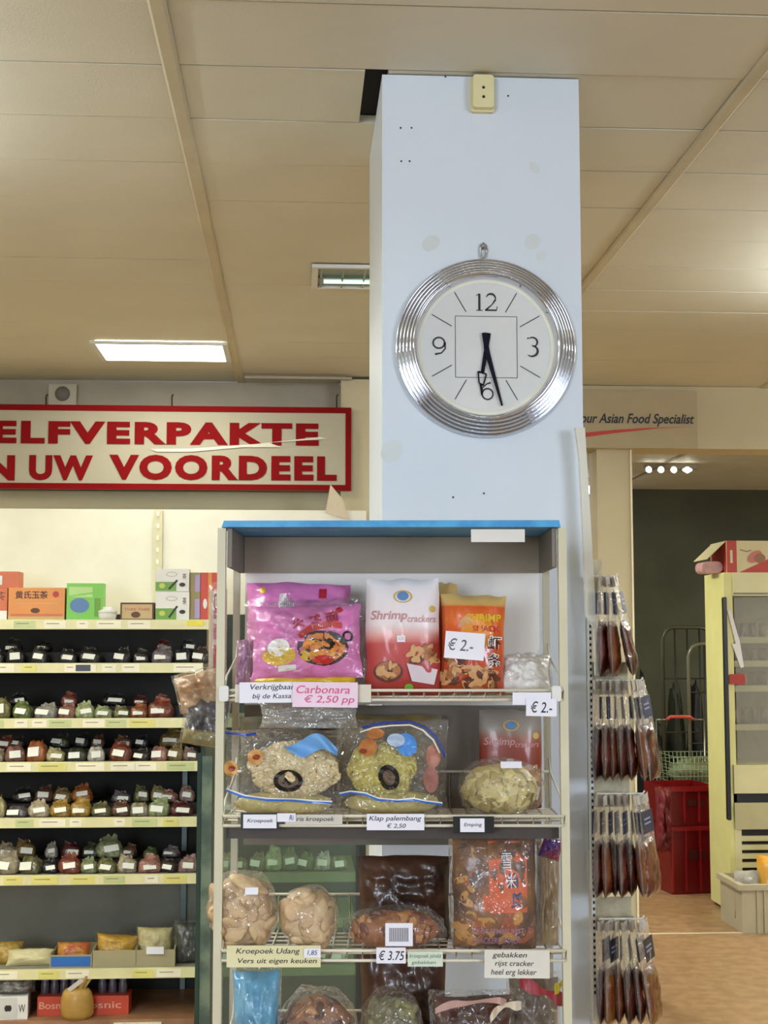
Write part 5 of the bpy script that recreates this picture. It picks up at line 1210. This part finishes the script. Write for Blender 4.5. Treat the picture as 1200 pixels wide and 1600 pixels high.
for i, (x, h_, c1, c2, nm) in enumerate(((.07, .26, '8f8c86', 'b5b0a8', 'grey'), (.2, .30, 'd8901e', 'e0b040', 'orange'), (.33, .34, 'b04a44', 'd8901e', 'red and orange'))):
    mb = MB(); pillow(mb, .15, h_, .1, 5 + i, .2, 12, 12); tag(mb.build('snack_bag', mat('crate_bag_%d' % i, c1, .4, col2=c2, scale=18, coat=.4), None, (XP(1150, CYY) + x, CYY + .12, .06 + .04 * i)), '%s packet standing in the grey floor crate' % nm, 'bag')
# red crates
RY = 8.95
for i, (a, b, c0, d, nm) in enumerate(((1034, 1121, 1292, 1391, 'lower'), (1032, 1122, 1232, 1291, 'upper'))):
    x0, x1 = XP(a, RY), XP(b, RY); z0 = 0 if i == 0 else ZP(1294, RY) + .002; z1 = ZP(c0, RY) if i == 0 else ZP(c0, RY)
    if i == 0: z1 = ZP(1294, RY)
    t = thing('red_crate', nm + ' of two dark red plastic crates stacked left of the cooler', 'crate', ((x0 + x1) / 2, RY, z0), (0, 0, .12), 'red crates'); hw = (x1 - x0) / 2 - .02; hgt = z1 - z0
    mb = MB(); mb.prism([(-hw * .92, 0), (hw * .92, 0), (hw, hgt), (-hw, hgt)], 0, .015); mb.prism([(-hw * .92, 0), (hw * .92, 0), (hw, hgt), (-hw, hgt)], .4, .415)
    mb.add([(-hw * .92, .015, 0), (-hw, .015, hgt), (-hw, .4, hgt), (-hw * .92, .4, 0)], [(0, 1, 2, 3)]); mb.add([(hw * .92, .015, 0), (hw, .015, hgt), (hw, .4, hgt), (hw * .92, .4, 0)], [(0, 1, 2, 3)]); mb.box(-hw * .9, hw * .9, .015, .4, .0, .01)
    mb.build('shell', mat('crate_red', '76090e', .35, var=.1, scale=7), t)
    mb = MB()
    for x in (-hw * .9, -hw * .35, hw * .25, hw * .85): mb.box(x - .006, x + .006, -.012, 0, .02, hgt - .02)
    mb.box(-hw, hw, -.015, 0, hgt - .03, hgt - .005); mb.build('rib', mat('crate_red_rib', '961c20', .3), t)
    mb = MB(); mb.rbox(-hw * .2, hw * .5, -.006, -.0005, hgt * .5, hgt * .65, .01); mb.build('grip_slot', mat('grip_dark', '4a0c10', .5), t)
# red folded cloth/bag hanging on crates
t2, _, _ = lean_bag('red_bag', 'crumpled dark red bag slumped against the left of red crates', 1024, 1050, 1236, 1335, RY - .1, .10, [mat('red_sack', '6a1518', .45, var=.3, scale=14)], ZP(1335, RY - .1), (0, .0, .2), 97, 'bag', wr=.5)
# roll cages
def cage(label, x0, x1, ytop, Y, m, r=.014, bars=3):
    a, b = XP(x0, Y), XP(x1, Y); zt_ = ZP(ytop, Y)
    t = thing('roll_cage', label, 'trolley', ((a + b) / 2, Y, 0), group='roll cages'); hw = (b - a) / 2; cr = .09
    mb = MB(); pts = [(-hw, 0, .08), (-hw, 0, zt_ - cr)] + [(-hw + cr - cr * math.cos(q_ * PI / 8), 0, zt_ - cr + cr * math.sin(q_ * PI / 8)) for q_ in range(1, 5)]
    pts += [(-x, y, z) for x, y, z in reversed(pts)]; mb.tube(pts, r, n=8); mb.build('frame', m, t)
    mb = MB()
    for k in range(1, bars + 1): x = -hw + 2 * hw * k / (bars + 1); mb.tube([(x, .0, .08), (x, .0, zt_)], r * .45)
    for z in (zt_ * .78, zt_ * .55, zt_ * .32): mb.tube([(-hw, 0, z), (hw, 0, z)], r * .45)
    mb.build('bars', dark_m, t)
    mb = MB(); mb.box(-hw, hw, .0, .12, .08, .11); mb.build('platform', steel_m, t)
    for x in (-hw + .04, hw - .04):
        mb = MB(); mb.lathe([(.0005, -.015), (.04, -.015), (.04, .015), (.0005, .015)], 14, 0, 'y', o=(x, .05, .04)); mb.build('wheel', black_m, t)
cage('tall steel roll cage with rounded top against the dark wall', 1035, 1112, 980, 10.2, mat('cage_steel_dark', '5c5e50', .4, metal=.6))
cage('shorter steel roll cage in front of the tall one', 1075, 1150, 1006, 10.0, mat('cage_steel', '8a8c7c', .35, metal=.7), bars=2)
# dark heap on the tall cage / bags
random.seed(17)
for i, (x0, x1, y0, y1, Y, c0, nm) in enumerate(((998, 1014, 1060, 1300, 10.3, '121413', 'tall black bag standing by the far wall beside the pouches'), (1018, 1038, 1130, 1250, 10.3, '1f241e', 'black bag piled behind the small basket trolley'),
        (1043, 1070, 1075, 1200, 10.45, '2e3326', 'dark green sack in the tall roll cage'), (1077, 1100, 1070, 1180, 10.4, '16181a', 'black sack in the tall roll cage'))):
    p = P((x0 + x1) / 2, y1, Y); wd = (x1 - x0) * Y / F; h = (y1 - y0) * Y / F
    mb = MB(); mb.blob((0, 0, p.z * .5 + h * .5), (wd * .55, .14, (h + p.z) * .5), i, .25, 3, nu=20, nv=14)
    tag(mb.build('refuse_sack', mat('sack_' + c0, c0, .5, var=.2, bump=.5, bscale=14), None, (p.x, Y, 0)), nm, 'sack')
# basket trolley
BY = 9.5
t = thing('basket_trolley', 'small wire basket trolley with red handle in front of roll cages', 'trolley', (XP(1088, BY), BY, 0))
hw = (1128 - 1048) / 2 * BY / F; mb = MB(); zt_ = ZP(1132, BY); zb_ = ZP(1185, BY)
for x in (-hw, hw): mb.tube([(x, .45, .1), (x, .45, zt_), ], .007)
mb.tube([(-hw, .45, zt_), (-hw * .5, .45, zt_)], .007); mb.tube([(hw * .5, .45, zt_), (hw, .45, zt_)], .007); mb.build('frame', steel_m, t)
mb = MB(); mb.tube([(-hw * .55, .45, zt_ + .0), (-hw * .4, .45, zt_ + .02), (hw * .4, .45, zt_ + .02), (hw * .55, .45, zt_)], .014); mb.build('handle', mat('handle_pinkred', 'c0504a', .4), t)
mb = MB(); zb2 = zb_ - .22
for k in range(13):
    x = -hw + 2 * hw * k / 12; mb.tube([(x, 0.0, zb_), (x * .9, .03, zb2), (x * .9, .42, zb2), (x, .45, zb_)], .003, n=4)
for k in range(6): z = zb2 + (zb_ - zb2) * k / 5; mb.tube([(-hw, 0, z), (hw, 0, z), (hw, .45, z), (-hw, .45, z)], .003, n=4, closed=True)
mb.build('basket', mat('wire_greenish', '8fa07f', .4, metal=.3), t)
for x in (-hw * .8, hw * .8):
    for y in (.03, .42):
        mb = MB(); mb.tube([(x, y, zb2), (x, y, .08)], .008); mb.lathe([(.0005, -.012), (.04, -.012), (.04, .012), (.0005, .012)], 12, 0, 'y', o=(x, y, .04)); mb.build('leg', dark_m, t)
mb = MB(); mb.blob((0, .2, zb2 + .10), (hw * .85, .18, .09), 5, .3, 3); tag(mb.build('pale_packets', mat('basket_goods', '7d8a68', .5, col2='5c5236', scale=10, coat=.3), None, (XP(1088, BY), BY, 0)), 'greenish plastic-wrapped goods lying in the wire basket trolley', 'packet')
# skirting block by the far wall
mb = MB(); mb.box(XP(1000, 10.6), XP(1036, 10.6), 10.55, 10.84, 0, ZP(1285, 10.6)); tag(mb.build('cream_cabinet', cool_m), 'low cream box against the far wall behind the hanging pouches', 'box')
# wall shelf side paper near column (folded card by the top of the blue board)
p = P(527, 808, 5.3); mb = MB(); mb.prism([(-.05, 0), (.05, -.03), (.02, .06), (-.03, .12)], 0, .003)
tag(mb.build('paper_scrap', mat('paper_beige', 'cdbfa0', .6), None, (P(527, 800, GB).x, GB - .01, ztop - .01)), 'beige paper scrap sticking up at the top of the shelving back panel', 'paper')
